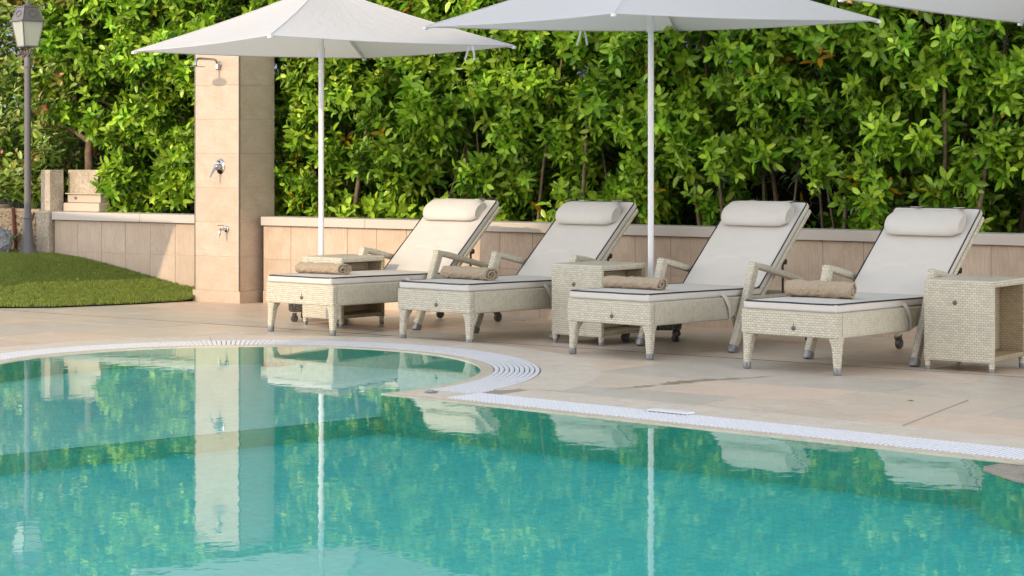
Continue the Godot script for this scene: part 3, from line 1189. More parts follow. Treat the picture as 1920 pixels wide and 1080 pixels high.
	tr.tube([Vector3(-2.71, 1.40, -0.45), Vector3(-2.90, 1.52, -0.40), Vector3(-3.15, 1.60, -0.35)], [0.03, 0.024, 0.015], 7)
	tr.tube([Vector3(-2.74, 1.58, -0.45), Vector3(-2.62, 1.80, -0.42), Vector3(-2.5, 2.1, -0.4)], [0.028, 0.02, 0.012], 7)
	tr.tube([Vector3(-3.4, 0.6, -0.5), Vector3(-3.35, 1.3, -0.45), Vector3(-3.3, 2.2, -0.4)], [0.03, 0.024, 0.012], 7)
	obj(sh, "trunk", tr, M.bark)
	var red := [sprig(11, 9, Color(0.45, 0.44, 0.12), Color(0.16, 0.29, 0.04)), sprig(12, 8, Color(0.42, 0.54, 0.10), Color(0.18, 0.33, 0.05)), sprig(13, 7, Color(0.45, 0.13, 0.06), Color(0.20, 0.22, 0.05))]
	var rs := [[], [], []]
	for k in 4600:
		var p := Vector3(rng.randf_range(-5.2, -2.55), 0.85 + 4.2 * pow(rng.randf(), 1.2), rng.randf_range(-1.15, -0.05))
		if hole.get_noise_2d(p.x * 2.2, p.y * 2.2) > 0.28 or (p.x > -2.95 and p.y < 1.75):
			continue
		var dir := Vector3(rng.randf_range(-0.8, 0.8), rng.randf_range(0.2, 1.0), rng.randf_range(0.1, 0.9)).normalized()
		rs[[0, 0, 0, 1, 1, 1, 1, 2][rng.randi() % 8]].append(Transform3D((Basis(Quaternion(Vector3.UP, dir)) * Basis(Vector3.UP, rng.randf() * TAU)).scaled(Vector3.ONE * rng.randf_range(0.85, 1.25)), p))
	for w in 3:
		struct(scatter(sh, "foliage", red[w], M.leaf, rs[w], func(_i: int) -> Color:
			var f := rng.randf_range(0.8, 1.1)
			return Color(f, f, f)), "stuff")
	# strappy plant by the rock
	var st := thing("strappy_plant", "clump of narrow arching leaves behind the boulder", "plant", Vector3(-3.28, 0.34, 0.16))
	for k in 26:
		var b := MB.new()
		b.colored = true
		var a := rng.randf() * TAU
		var d := Vector3(cos(a) * 0.6, rng.randf_range(0.6, 1.2), sin(a) * 0.6).normalized()
		var g := rng.randf_range(0.8, 1.2)
		leaf_into(b, Vector3(cos(a), 0, sin(a)) * 0.03, d, Vector3.UP, rng.randf_range(0.22, 0.36), 0.018, Color(0.12 * g, 0.21 * g, 0.03), 0.5)
		obj(st, "leaf", b, M.leaf)
	var sp2 := copy(st, "strappy_plant", "dark strappy plant on top of the rough wall", "plant", Vector3(-3.2, 0.72, -0.14), 1.1, "")

# ---------------------------------------------------------------- hotel behind the camera: it shades the right half
func build_hotel() -> void:
	var t := thing("hotel_building", "cream rendered hotel block whose shade falls over the loungers", "building", Vector3(0, -0.6, 34))
	var b := MB.new()
	b.box(Vector3(20.05, 8.3, 6.0), Vector3(34.0, 16.6, 12.0))
	obj(t, "wall", b, M.render)
	b = MB.new()
	b.box(Vector3(20.05, 16.75, 6.0), Vector3(34.0, 0.3, 12.0))
	obj(t, "roof", b, M.concrete)
	for f in 4:
		for k in 9:
			b = MB.new()
			b.box(Vector3(5.5 + k * 3.6, 2.6 + f * 3.6, -0.01), Vector3(1.5, 1.9, 0.06))
			obj(t, "window", b, M.window)

func build_sky_blocker() -> void:  # added wall: gaps in the hedge show dull blue, not blown-out sky
	var t := thing("sky_blocking_wall", "added blue-grey house wall glimpsed through the hedge", "backdrop", Vector3(-2.0, -0.6, -5.5))
	var b := MB.new()
	b.box(Vector3(0, 3.3, -3.0), Vector3(30.0, 6.6, 6.0))
	obj(t, "wall", b, M.backdrop_blue)
	b = MB.new()
	b.box(Vector3(0, 6.7, -3.0), Vector3(30.5, 0.2, 6.5))
	obj(t, "roof", b, M.concrete)
	for k in 6:
		b = MB.new()
		b.box(Vector3(-9.0 + k * 3.6, 2.0, 0.01), Vector3(1.2, 1.5, 0.05))
		obj(t, "window", b, M.window)

# ---------------------------------------------------------------- umbrellas
func umbrella(label: String, at: Vector3, apex: float, corners: Array, rolled := 0.0) -> void:
	var g := deck_y(at.z)
	var t := thing("parasol", label, "parasol", Vector3(at.x, g, at.z), 0, "white square parasols")
	var A := Vector3(0, apex - g, 0)
	var P := []
	for c in corners:
		P.append(Vector3(c.x - at.x, c.y - g, c.z - at.z))
	var pole := MB.new()
	pole.tube([Vector3(0, 0.05, 0), Vector3(0, apex - g - 0.02, 0)], [0.0215, 0.0215], 18)
	obj(t, "pole", pole, M.pole)
	var col := MB.new()
	col.lathe([Vector2(0.022, 0.0), Vector2(0.03, 0.002), Vector2(0.03, 0.07), Vector2(0.022, 0.075)], 18, Transform3D(Basis(), Vector3(0, P[0].y - 0.06, 0)))
	obj(t, "hub", col, M.pole)
	var cv := MB.new()
	var ns := 18
	for k in 4:
		var p: Vector3 = P[k]
		var q: Vector3 = P[(k + 1) % 4]
		var ids := []
		for j in ns + 1:
			var v := float(j) / ns
			var row := []
			for i in ns + 1:
				var u := float(i) / ns
				var hem := p.lerp(q, u)
				var pt := A.lerp(hem, v)
				pt.y -= 0.025 * sin(v * PI) * sin(u * PI) + 0.012 * v * v * sin(u * PI)
				pt += (A * Vector3(0, 0, 0) - hem * Vector3(1, 0, 1)) * 0.018 * v * sin(u * PI)
				pt.y -= 0.018 * sin(v * PI)
				row.append(pt)
			ids.append(row)
		var flat := (q - p).cross(A - p).normalized()
		if flat.y < 0:
			flat = -flat
		var vid := []
		for j in ns + 1:
			var row := []
			for i in ns + 1:
				var tu: Vector3 = ids[j][mini(i + 1, ns)] - ids[j][maxi(i - 1, 0)]
				var tv: Vector3 = ids[mini(j + 1, ns)][i] - ids[maxi(j - 1, 0)][i]
				var nn := tu.cross(tv).normalized()
				if nn.length() < 0.5 or j == 0:
					nn = flat
				if nn.y < 0:
					nn = -nn
				row.append(cv.vert(ids[j][i], nn, Vector2(float(i) / ns * 2.3, float(j) / ns * 1.6)))
			vid.append(row)
		for j in ns:
			for i in ns:
				cv.quad_i(vid[j][i], vid[j][i + 1], vid[j + 1][i + 1], vid[j + 1][i])
		var hemline := []
		var rad := []
		for i in ns + 1:
			hemline.append(ids[ns][i])
			rad.append(0.005)
		cv.tube(hemline, rad, 6)
	obj(t, "canopy", cv, M.canvas)
	var sm := MB.new()
	for k in 4:
		var line := []
		var rr := []
		for j in 13:
			var v := j / 12.0
			line.append(A.lerp(P[k], v) + Vector3(0, -0.018 * sin(v * PI) + 0.003, 0))
			rr.append(0.0045)
		sm.tube(line, rr, 6)
	obj(t, "canopy_seam", sm, M.canvas)
	for k in 4:
		var rb := MB.new()
		var e: Vector3 = P[k]
		var inn := A + Vector3(0, -0.07, 0)
		rb.bar([inn, inn.lerp(e, 0.5) + Vector3(0, -0.035, 0), e + Vector3(0, -0.012, 0)], [0.018, 0.018, 0.016], [0.028, 0.028, 0.02], Vector3(e.z, 0, -e.x).normalized(), 0.004)
		obj(t, "rib", rb, M.pole)
		var tip := MB.new()
		tip.rbox(e + Vector3(0, -0.012, 0), Vector3(0.03, 0.022, 0.03), 0.006)
		obj(t, "rib_tip", tip, M.pole)
	# tie straps
	for s in 2:
		var st := MB.new()
		var m := (P[1] as Vector3).lerp(P[2], 0.80 if rolled == 0.0 else 0.12) if rolled == 0.0 else (P[0] as Vector3).lerp(P[3], 0.6)
		m += Vector3(s * 0.045, -0.015, s * 0.02)
		st.bar([m, m + Vector3(-0.015 * (1 - 2 * s), -0.05, 0), m + Vector3(-0.03 * (1 - 2 * s), -0.11, 0.01)], [0.018, 0.018, 0.018], [0.002, 0.002, 0.002], Vector3.RIGHT, 0.001)
		obj(t, "tie_strap", st, M.canvas)
	# base
	var bs := thing("parasol_stand", "round pebbled parasol stand on castors under " + label.get_slice(" ", 0) + " parasol", "parasol stand", Vector3(at.x, g, at.z), 0.5, "pebbled parasol stands")
	bs.set_meta("label", label.replace("white square parasol", "pebbled concrete stand on castors under parasol"))
	var d := MB.new()
	d.rbox(Vector3(0, 0.125, 0), Vector3(0.44, 0.085, 0.44), 0.025)
	obj(bs, "slab", d, M.pebble)
	var sl := MB.new()
	sl.tube([Vector3(0, 0.16, 0), Vector3(0, 0.34, 0)], [0.027, 0.027], 14)
	obj(bs, "sleeve", sl, M.steel)
	for k in 4:
		var a := k * PI / 2.0 + PI / 4.0
		var c := Vector3(cos(a), 0, sin(a)) * 0.25
		var w := MB.new()
		var ax := Basis(Vector3.UP, k * 1.3 + 0.4)
		for s in [-0.012, 0.012]:
			w.lathe([Vector2(0.004, -0.006), Vector2(0.026, -0.006), Vector2(0.029, 0.0), Vector2(0.026, 0.006), Vector2(0.004, 0.006)], 16, Transform3D(ax * Basis(Vector3.BACK, PI / 2), c + Vector3(0, 0.0295, 0) + ax * Vector3(s, 0, 0)))
		w.rbox(c + Vector3(0, 0.058, 0), Vector3(0.03, 0.03, 0.05), 0.006, Transform3D())
		obj(bs, "castor", w, M.wheel)

func build_umbrellas() -> void:
	umbrella("white square parasol rising behind the lounger nearest the shower pillar", Vector3(1.87, 0, 1.42), 2.60, [Vector3(0.39, 2.105, 2.0), Vector3(2.67, 2.11, 2.93), Vector3(3.31, 2.11, 0.83), Vector3(1.10, 2.115, -0.08)])
	umbrella("white square parasol rising behind the middle side table", Vector3(4.81, 0, 1.30), 2.715, [Vector3(3.28, 2.20, 1.93), Vector3(5.42, 2.16, 2.80), Vector3(6.29, 2.20, 0.71), Vector3(4.16, 2.25, -0.20)], 1.0)
	umbrella("white square parasol whose corner reaches over the fourth lounger", Vector3(8.39, 0, 1.94), 2.66, [Vector3(7.12, 2.16, 3.10), Vector3(9.35, 2.15, 3.28), Vector3(9.63, 2.15, 0.84), Vector3(7.29, 2.148, 0.69)])
	umbrella("white square parasol shading the lawn, out past the lamp post", Vector3(-3.1, 0, 5.9), 3.1, [Vector3(-1.10, 2.40, 4.4), Vector3(-4.6, 2.40, 3.9), Vector3(-5.1, 2.40, 7.4), Vector3(-1.65, 2.40, 7.9)])

# ---------------------------------------------------------------- loungers
func make_lounger(label: String, ang: float, slide: float) -> Node3D:
	var t := thing("sun_lounger", label, "sun lounger", Vector3.ZERO, 0, "cream wicker sun loungers")
	var b := MB.new()
	# frame: front and side aprons, deck, rear rails
	b.rbox(Vector3(0, 0.287, -0.005), Vector3(0.664, 0.150, 0.05), 0.012)
	for s in [-1.0, 1.0]:
		b.bar([Vector3(s * 0.306, 0.287, -0.03), Vector3(s * 0.306, 0.287, -0.86), Vector3(s * 0.306, 0.30, -0.97), Vector3(s * 0.306, 0.325, -1.06), Vector3(s * 0.306, 0.333, -1.90)], [0.05, 0.05, 0.05, 0.045, 0.04], [0.150, 0.150, 0.122, 0.07, 0.055], Vector3.RIGHT, 0.012)
	b.rbox(Vector3(0, 0.348, -0.94), Vector3(0.60, 0.022, 1.86), 0.006)
	b.rbox(Vector3(0, 0.33, -1.90), Vector3(0.62, 0.05, 0.045), 0.012)
	obj(t, "frame", b, M.wicker)
	for s in [-1.0, 1.0]:
		var lg := MB.new()
		lg.bar([Vector3(s * 0.290, 0.222, -0.026), Vector3(s * 0.299, 0.17, -0.020), Vector3(s * 0.306, 0.034, -0.012)], [0.080, 0.056, 0.039], [0.078, 0.056, 0.040], Vector3.RIGHT, 0.012)
		var fl := obj(t, "front_leg", lg, M.wicker)
		var cp := MB.new()
		cp.lathe([Vector2(0.018, 0.0), Vector2(0.024, 0.004), Vector2(0.025, 0.036), Vector2(0.022, 0.04)], 16, Transform3D(Basis(), Vector3(s * 0.306, 0.0, -0.012)))
		obj(fl, "foot_cap", cp, M.cap_metal)
		# armrest: slanted leg, rounded elbow, arm falling to the rear
		var am := MB.new()
		am.bar([Vector3(s * 0.372, 0.036, -0.860), Vector3(s * 0.372, 0.30, -0.990), Vector3(s * 0.372, 0.53, -1.085), Vector3(s * 0.372, 0.558, -1.100)], [0.048, 0.050, 0.052, 0.050], [0.062, 0.066, 0.070, 0.062], Vector3.RIGHT, 0.012)
		var ar := obj(t, "armrest", am, M.wicker)
		var a2 := MB.new()
		a2.bar([Vector3(s * 0.372, 0.572, -1.066), Vector3(s * 0.372, 0.550, -1.205), Vector3(s * 0.372, 0.497, -1.465), Vector3(s * 0.372, 0.448, -1.705)], [0.052, 0.052, 0.050, 0.046], [0.040, 0.046, 0.044, 0.036], Vector3.RIGHT, 0.014)
		obj(ar, "arm_bar", a2, M.wicker)
		var st := MB.new()
		st.bar([Vector3(s * 0.355, 0.425, -1.685), Vector3(s * 0.335, 0.34, -1.705)], [0.03, 0.03], [0.03, 0.03], Vector3.RIGHT, 0.008)
		obj(ar, "arm_support", st, M.wicker)
		var c2 := MB.new()
		c2.bar([Vector3(s * 0.372, 0.0, -0.845), Vector3(s * 0.372, 0.010, -0.848), Vector3(s * 0.372, 0.042, -0.863)], [0.044, 0.056, 0.058], [0.058, 0.070, 0.072], Vector3.RIGHT, 0.016)
		obj(ar, "foot_cap", c2, M.cap_metal)
		# rear leg with wheel
		var rl := MB.new()
		rl.bar([Vector3(s * 0.295, 0.32, -1.825), Vector3(s * 0.295, 0.085, -1.920)], [0.046, 0.042], [0.052, 0.046], Vector3.RIGHT, 0.012)
		var ro := obj(t, "rear_leg", rl, M.wicker)
		var fk := MB.new()
		fk.bar([Vector3(s * 0.295, 0.095, -1.917), Vector3(s * 0.295, 0.045, -1.938)], [0.048, 0.046], [0.050, 0.036], Vector3.RIGHT, 0.014)
		obj(ro, "fork", fk, M.dark_metal)
		var wh := MB.new()
		wh.lathe([Vector2(0.008, -0.015), Vector2(0.034, -0.015), Vector2(0.039, -0.008), Vector2(0.039, 0.008), Vector2(0.034, 0.015), Vector2(0.008, 0.015)], 22, Transform3D(Basis(Vector3.BACK, PI / 2), Vector3(s * 0.295, 0.039, -1.938)))
		obj(ro, "wheel", wh, M.wheel)
	# backrest: pivot at the crease, leaning 40 degrees
	var piv := Transform3D(Basis(Vector3.RIGHT, deg_to_rad(ang)), Vector3(0, 0.352, -1.29))
	var bk := MB.new()
	bk.rbox(Vector3(0, -0.002, -0.42), Vector3(0.645, 0.034, 0.85), 0.012, piv)
	obj(t, "backrest", bk, M.wicker)
	for s in [-1.0, 1.0]:
		var pr := MB.new()
		var top := piv * Vector3(s * 0.30, -0.03, -0.36)
		pr.tube([top, Vector3(s * 0.30, 0.345, -1.58)], [0.009, 0.009], 8)
		pr.lathe([Vector2(0.006, -0.012), Vector2(0.02, -0.012), Vector2(0.02, 0.012), Vector2(0.006, 0.012)], 12, Transform3D(Basis(Vector3.BACK, PI / 2), top + Vector3(s * 0.012, 0, 0)))
		obj(t, "back_prop", pr, M.dark_metal)
	# cushions
	var seat := MB.new()
	seat.rbox(Vector3(0, 0.387, -0.63), Vector3(0.632, 0.050, 1.31), 0.016, Transform3D(), 0.010, 3)
	var so := obj(t, "seat_cushion", seat, M.fabric)
	var pp := MB.new()
	cushion_piping(pp, 0.632, 1.31, 0.4105, Vector3(0, 0, -0.63), Transform3D())
	obj(so, "piping", pp, M.piping)
	for s in [-1.0, 1.0]:
		var el := MB.new()
		el.bar([Vector3(s * 0.318, 0.385, -0.80), Vector3(s * 0.336, 0.36, -0.815), Vector3(s * 0.344, 0.30, -0.85), Vector3(s * 0.338, 0.225, -0.872), Vector3(s * 0.31, 0.205, -0.88)], [0.004, 0.004, 0.004, 0.004, 0.004], [0.032, 0.032, 0.03, 0.03, 0.03], Vector3.RIGHT, 0.0015)
		obj(so, "elastic_strap", el, M.fabric)
	var bc := MB.new()
	bc.rbox(Vector3(0, 0.042, -0.432), Vector3(0.632, 0.050, 0.855), 0.016, piv, 0.012, 3)
	var bo := obj(t, "back_cushion", bc, M.fabric)
	var p2 := MB.new()
	cushion_piping(p2, 0.632, 0.855, 0.0655, Vector3(0, 0, -0.432), piv)
	obj(bo, "piping", p2, M.piping)
	# bolster, flat side down, held by two straps over the top edge
	var bl := MB.new()
	var rings := []
	for i in 15:
		var u := i / 14.0 * 2.0 - 1.0
		var ring := []
		var sh := sqrt(maxf(0.0, 1.0 - pow(absf(u), 9.0)))
		for k in 20:
			var a := TAU * k / 20
			var yy := sin(a)
			ring.append(Vector3(u * 0.266, 0.066 + (0.050 + 0.058 * yy if yy > 0.0 else 0.050 * (1.0 + 0.9 * yy)) * lerpf(0.80, 1.0, sh) - 0.004, slide - 0.712 + cos(a) * 0.116 * lerpf(0.62, 1.0, sh)))
		rings.append(ring)
	bl.loft(rings, true, piv)
	var blo := obj(bo, "bolster", bl, M.fabric)
	for s in [-1.0, 1.0]:
		var ss := MB.new()
		var xs: float = s * 0.155 + 0.02
		ss.bar([piv * Vector3(xs, 0.12, -0.80), piv * Vector3(xs, 0.083, -0.842), piv * Vector3(xs, 0.064, -0.866), piv * Vector3(xs, 0.0, -0.869)], [0.045, 0.045, 0.045, 0.045], [0.004, 0.004, 0.004, 0.004], Vector3.RIGHT, 0.0015)
		obj(bo, "bolster_strap", ss, M.fabric)
	var tg := MB.new()
	tg.lathe([Vector2(0.002, 0.0), Vector2(0.0135, 0.0), Vector2(0.0135, 0.003), Vector2(0.009, 0.005), Vector2(0.002, 0.005)], 16, Transform3D(Basis(Vector3.RIGHT, PI / 2), Vector3(0.03, 0.262, 0.021)))
	tg.tube([Vector3(0.03, 0.275, 0.022), Vector3(0.031, 0.296, 0.022)], [0.0016, 0.0016], 5)
	obj(t, "metal_tag", tg, M.alu_edge)
	return t

func cushion_piping(b: MB, w: float, l: float, y: float, c: Vector3, xf: Transform3D) -> void:
	var pts := b.rrect(Vector3(c.x, 0, c.z), Vector3.RIGHT, Vector3.BACK, w - 0.006, l - 0.006, 0.03, 5)
	var line := []
	for i in pts.size() + 1:
		var p: Vector3 = pts[i % pts.size()]
		var q: Vector3 = pts[(i + 1) % pts.size()]
		for k in 4:
			var m := p.lerp(q, k / 4.0)
			m.y = y + 0.002 * sin(m.x * 23.0 + m.z * 17.0)
			line.append(m)
	var rad := []
	for p in line:
		rad.append(0.0048)
	b.tube(line, rad, 6, xf, false)

func towel(label: String, at: Vector3, turn: float, seed_: int, tall: float) -> void:
	var r := RandomNumberGenerator.new()
	r.seed = seed_
	var b := MB.new()
	var length := 0.43
	var turns := 2.6
	var outer := []
	var count := 64
	var f := noise(seed_, 3.0, 2)
	# rolled sheet: spiral section carried along x
	var th := 0.0125
	var cols := 15
	var grid_o := []
	var grid_i := []
	for c in cols:
		var u := float(c) / (cols - 1)
		var ro := []
		var ri := []
		for k in count + 1:
			var t := float(k) / count
			var a := 0.6 + t * turns * TAU
			var rad := 0.010 + t * 0.050
			var wob := 1.0 + 0.16 * f.get_noise_2d(a * 0.5, u * 2.0)
			var end := (r.randf_range(-0.001, 0.001))
			var sx := (u - 0.5) * length + (0.012 * sin(a * 0.9 + seed_) if c == cols - 1 else 0.0)
			var squash := 1.0
			ro.append(Vector3(sx, sin(a) * rad * squash * wob + end, cos(a) * rad * 1.25 * wob))
			ri.append(Vector3(sx, sin(a) * (rad - th) * squash * wob, cos(a) * (rad - th) * 1.25 * wob))
		grid_o.append(ro)
		grid_i.append(ri)
	for side in 2:
		var g: Array = grid_o if side == 0 else grid_i
		var ids := []
		for c in cols:
			var row := []
			for k in count + 1:
				var t1: Vector3 = g[c][mini(k + 1, count)] - g[c][maxi(k - 1, 0)]
				var nn := t1.cross(Vector3.RIGHT).normalized()
				var rad := Vector3(0, g[c][k].y, g[c][k].z)
				if (nn.dot(rad) < 0.0) == (side == 0):
					nn = -nn
				row.append(b.vert(g[c][k], nn, Vector2(g[c][k].x, k * 0.006)))
			ids.append(row)
		for c in cols - 1:
			for k in count:
				b.quad_i(ids[c][k], ids[c][k + 1], ids[c + 1][k + 1], ids[c + 1][k])
	for e in [0, cols - 1]:
		var nn := Vector3.LEFT if e == 0 else Vector3.RIGHT
		for k in count:
			var i0 := b.vert(grid_o[e][k], nn, Vector2(0, k * 0.006))
			var i1 := b.vert(grid_o[e][k + 1], nn, Vector2(0, k * 0.006 + 0.006))
			var i2 := b.vert(grid_i[e][k + 1], nn, Vector2(0.01, k * 0.006 + 0.006))
			var i3 := b.vert(grid_i[e][k], nn, Vector2(0.01, k * 0.006))
			b.quad_i(i0, i1, i2, i3)
	var o := obj(self, "rolled_towel", b, M.towel)
	o.position = at
	o.rotation.y = turn
	o.scale.y = tall
	tag(o, label, "towel", "rolled beige towels on loungers")

func build_loungers() -> void:
	var spots := [
		[Vector3(2.622, 0, 2.55), 3.0, "wicker lounger standing half in the sun behind the first towel, nearest the shower pillar"],
		[Vector3(3.828, 0, 2.55), 5.0, "shaded wicker lounger, second from the shower pillar, overlapped by the middle side table"],
		[Vector3(5.335, 0, 2.71), 5.2, "shaded wicker lounger in front of the middle side table, with a white elastic strap"],
		[Vector3(6.687, 0, 2.87), 4.0, "shaded wicker lounger fourth from the pillar, its towel thicker than the others"],
	]
	var words := ["sunlit lounger beside the shower pillar", "lounger second from the shower pillar", "lounger in front of the middle side table", "lounger fourth from the shower pillar"]
	var nodes := []
	for i in 4:
		var s: Array = spots[i]
		var at: Vector3 = s[0]
		at.y = deck_y(at.z)
		var o := make_lounger(s[2], [41.0, 41.2, 43.0, 40.6][i], [0.035, 0.045, 0.03, 0.06][i])
		o.position = at
		o.rotation = Vector3(-0.016, deg_to_rad(-s[1]), 0)
		nodes.append(o)
	var tx := [-0.045, -0.02, -0.03, -0.03]
	var hs := [0.82, 0.92, 0.82, 1.05]
	var tz := [-0.27, -0.37, -0.30, -0.40]
	for i in 4:
		var p: Vector3 = nodes[i].transform * Vector3(tx[i], 0.412 + 0.054 * hs[i], tz[i])
		towel("rolled beige towel lying on the " + words[i], p, nodes[i].rotation.y + [0.02, -0.03, 0.0, 0.05][i], 100 + i, hs[i])

func make_table(label: String) -> Node3D:
	# woven side table: closed front, back and one side, open side facing right
	var t := thing("side_table", label, "side table", Vector3.ZERO, 0, "wicker side tables")
	var w := 0.45
	var d := 0.49
	var h := 0.55
	var b := MB.new()
	b.rbox(Vector3(0, h - 0.02, 0), Vector3(w, 0.04, d), 0.012)
	obj(t, "table_top", b, M.wicker)
	b = MB.new()
	b.rbox(Vector3(0, 0.295, d / 2 - 0.016), Vector3(w - 0.002, 0.470, 0.032), 0.010)
	obj(t, "front_panel", b, M.wicker)
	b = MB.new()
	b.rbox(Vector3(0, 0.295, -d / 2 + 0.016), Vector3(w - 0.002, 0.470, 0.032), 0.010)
	obj(t, "back_panel", b, M.wicker_shaded)
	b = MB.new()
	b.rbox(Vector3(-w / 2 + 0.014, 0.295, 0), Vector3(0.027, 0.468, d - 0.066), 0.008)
	obj(t, "side_panel", b, M.wicker_shaded)
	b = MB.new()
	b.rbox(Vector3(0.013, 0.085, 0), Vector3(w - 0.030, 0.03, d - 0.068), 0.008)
	obj(t, "shelf", b, M.wicker_shaded)
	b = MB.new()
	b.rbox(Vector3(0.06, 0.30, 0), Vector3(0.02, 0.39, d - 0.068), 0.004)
	obj(t, "inner_panel", b, M.wicker_shaded)
	for sx in [-1.0, 1.0]:
		for sz in [-1.0, 1.0]:
			var lg := MB.new()
			lg.tube([Vector3(sx * (w / 2 - 0.02), 0.07, sz * (d / 2 - 0.02)), Vector3(sx * (w / 2 - 0.02), 0.026, sz * (d / 2 - 0.02))], [0.019, 0.0175], 12)
			var lo := obj(t, "leg", lg, M.wicker)
			var cp := MB.new()
			cp.lathe([Vector2(0.014, 0.0), Vector2(0.018, 0.003), Vector2(0.0185, 0.03), Vector2(0.016, 0.033)], 14, Transform3D(Basis(), Vector3(sx * (w / 2 - 0.02), 0, sz * (d / 2 - 0.02))))
			obj(lo, "foot_cap", cp, M.cap_metal)
	var tg := MB.new()
	tg.lathe([Vector2(0.002, 0.0), Vector2(0.0145, 0.0), Vector2(0.0145, 0.003), Vector2(0.009, 0.005), Vector2(0.002, 0.005)], 16, Transform3D(Basis(Vector3.RIGHT, PI / 2), Vector3(-0.02, 0.415, d / 2 + 0.001)))
	obj(t, "metal_tag", tg, M.alu_edge)
	return t

func build_tables() -> void:
	var p := make_table("sunlit wicker side table standing behind the lounger nearest the shower pillar")
	p.position = Vector3(2.27, deck_y(1.63), 1.63)
	p.rotation.y = deg_to_rad(-6)
	p.scale = Vector3.ONE * 0.96
	copy(p, "side_table", "middle wicker side table between the second and third loungers", "side table", Vector3(4.66, deck_y(1.76), 1.76), deg_to_rad(-7), "wicker side tables").scale = Vector3.ONE
	copy(p, "side_table", "shaded wicker side table beyond the fourth lounger, its open side facing away from pillar", "side table", Vector3(7.455, deck_y(1.92), 1.92), deg_to_rad(-2.5), "wicker side tables").scale = Vector3.ONE

# ---------------------------------------------------------------- shower, lamp, small things
func build_shower() -> void:
	var f := 0.239   # face of the pillar
	var t := thing("shower_head", "chrome shower arm with flat round rose high on the pillar", "shower head", Vector3(-0.315, 2.08, f))
	var b := MB.new()
	b.lathe([Vector2(0.006, 0.0), Vector2(0.032, 0.0), Vector2(0.032, 0.008), Vector2(0.02, 0.02), Vector2(0.006, 0.022)], 20, Transform3D(Basis(Vector3.RIGHT, PI / 2), Vector3.ZERO))
	b.rbox(Vector3(0, -0.012, 0.018), Vector3(0.036, 0.07, 0.03), 0.01)
	obj(t, "wall_mount", b, M.chrome)
	b = MB.new()
	b.tube([Vector3(0, 0.0, 0.02), Vector3(0, 0.035, 0.04), Vector3(0, 0.045, 0.06), Vector3(0, 0.045, 0.25), Vector3(0, 0.040, 0.285), Vector3(0, 0.02, 0.305), Vector3(0, -0.022, 0.312)], [0.011, 0.011, 0.011, 0.011, 0.012, 0.013, 0.014], 12)
	obj(t, "arm", b, M.chrome)
	b = MB.new()
	b.lathe([Vector2(0.004, -0.034), Vector2(0.088, -0.034), Vector2(0.09, -0.031), Vector2(0.088, -0.028), Vector2(0.02, -0.022), Vector2(0.016, -0.012)], 32, Transform3D(Basis(), Vector3(0, 0, 0.312)))
	obj(t, "rose", b, M.chrome)
	var m := thing("mixer_tap", "chrome lever mixer on an oval plate on the pillar", "tap", Vector3(-0.30, 1.165, f))
	b = MB.new()
	b.lathe([Vector2(0.006, 0.0), Vector2(0.06, 0.0), Vector2(0.058, 0.008), Vector2(0.03, 0.016), Vector2(0.006, 0.018)], 28, Transform3D(Basis(Vector3.RIGHT, PI / 2).scaled(Vector3(0.85, 1.2, 1.0)), Vector3.ZERO))
	obj(m, "plate", b, M.chrome)
	b = MB.new()
	b.lathe([Vector2(0.03, 0.0), Vector2(0.03, 0.04), Vector2(0.024, 0.055), Vector2(0.006, 0.06)], 20, Transform3D(Basis(Vector3.RIGHT, PI / 2), Vector3(0, -0.005, 0.01)))
	obj(m, "body", b, M.chrome)
	b = MB.new()
	b.bar([Vector3(0, 0.0, 0.055), Vector3(-0.002, -0.03, 0.085), Vector3(-0.004, -0.07, 0.115), Vector3(-0.006, -0.10, 0.13)], [0.03, 0.026, 0.02, 0.018], [0.022, 0.016, 0.01, 0.008], Vector3.RIGHT, 0.005)
	obj(m, "lever", b, M.chrome)
	b = MB.new()
	b.lathe([Vector2(0.003, 0.0), Vector2(0.011, 0.0), Vector2(0.011, 0.022), Vector2(0.004, 0.026)], 12, Transform3D(Basis(Vector3.RIGHT, PI / 2), Vector3(-0.01, 0.045, 0.012)))
	obj(m, "diverter_knob", b, M.chrome)
	var g := thing("garden_tap", "small brass garden tap low on the pillar", "tap", Vector3(-0.225, 0.60, f))
	b = MB.new()
	b.lathe([Vector2(0.005, 0.0), Vector2(0.03, 0.0), Vector2(0.028, 0.007), Vector2(0.012, 0.012), Vector2(0.005, 0.013)], 20, Transform3D(Basis(Vector3.RIGHT, PI / 2), Vector3.ZERO))
	obj(g, "plate", b, M.chrome)
	b = MB.new()
	b.tube([Vector3(0, 0, 0.0), Vector3(0, 0, 0.075), Vector3(0, -0.008, 0.092), Vector3(0, -0.035, 0.098)], [0.012, 0.013, 0.013, 0.010], 10)
	b.lathe([Vector2(0.008, 0.0), Vector2(0.015, 0.003), Vector2(0.015, 0.014), Vector2(0.009, 0.018)], 12, Transform3D(Basis(), Vector3(0, -0.052, 0.098)))
	b.tube([Vector3(0, -0.05, 0.098), Vector3(0, -0.068, 0.098)], [0.008, 0.008], 10)
	b.tube([Vector3(0, 0.0, 0.055), Vector3(0, 0.03, 0.055)], [0.011, 0.009], 10)
	obj(g, "spout", b, M.steel)
	b = MB.new()
	b.bar([Vector3(0, 0.036, 0.05), Vector3(0, 0.037, 0.085), Vector3(0, 0.036, 0.118)], [0.014, 0.012, 0.015], [0.006, 0.005, 0.006], Vector3.RIGHT, 0.002)
	obj(g, "handle", b, M.dark_metal)

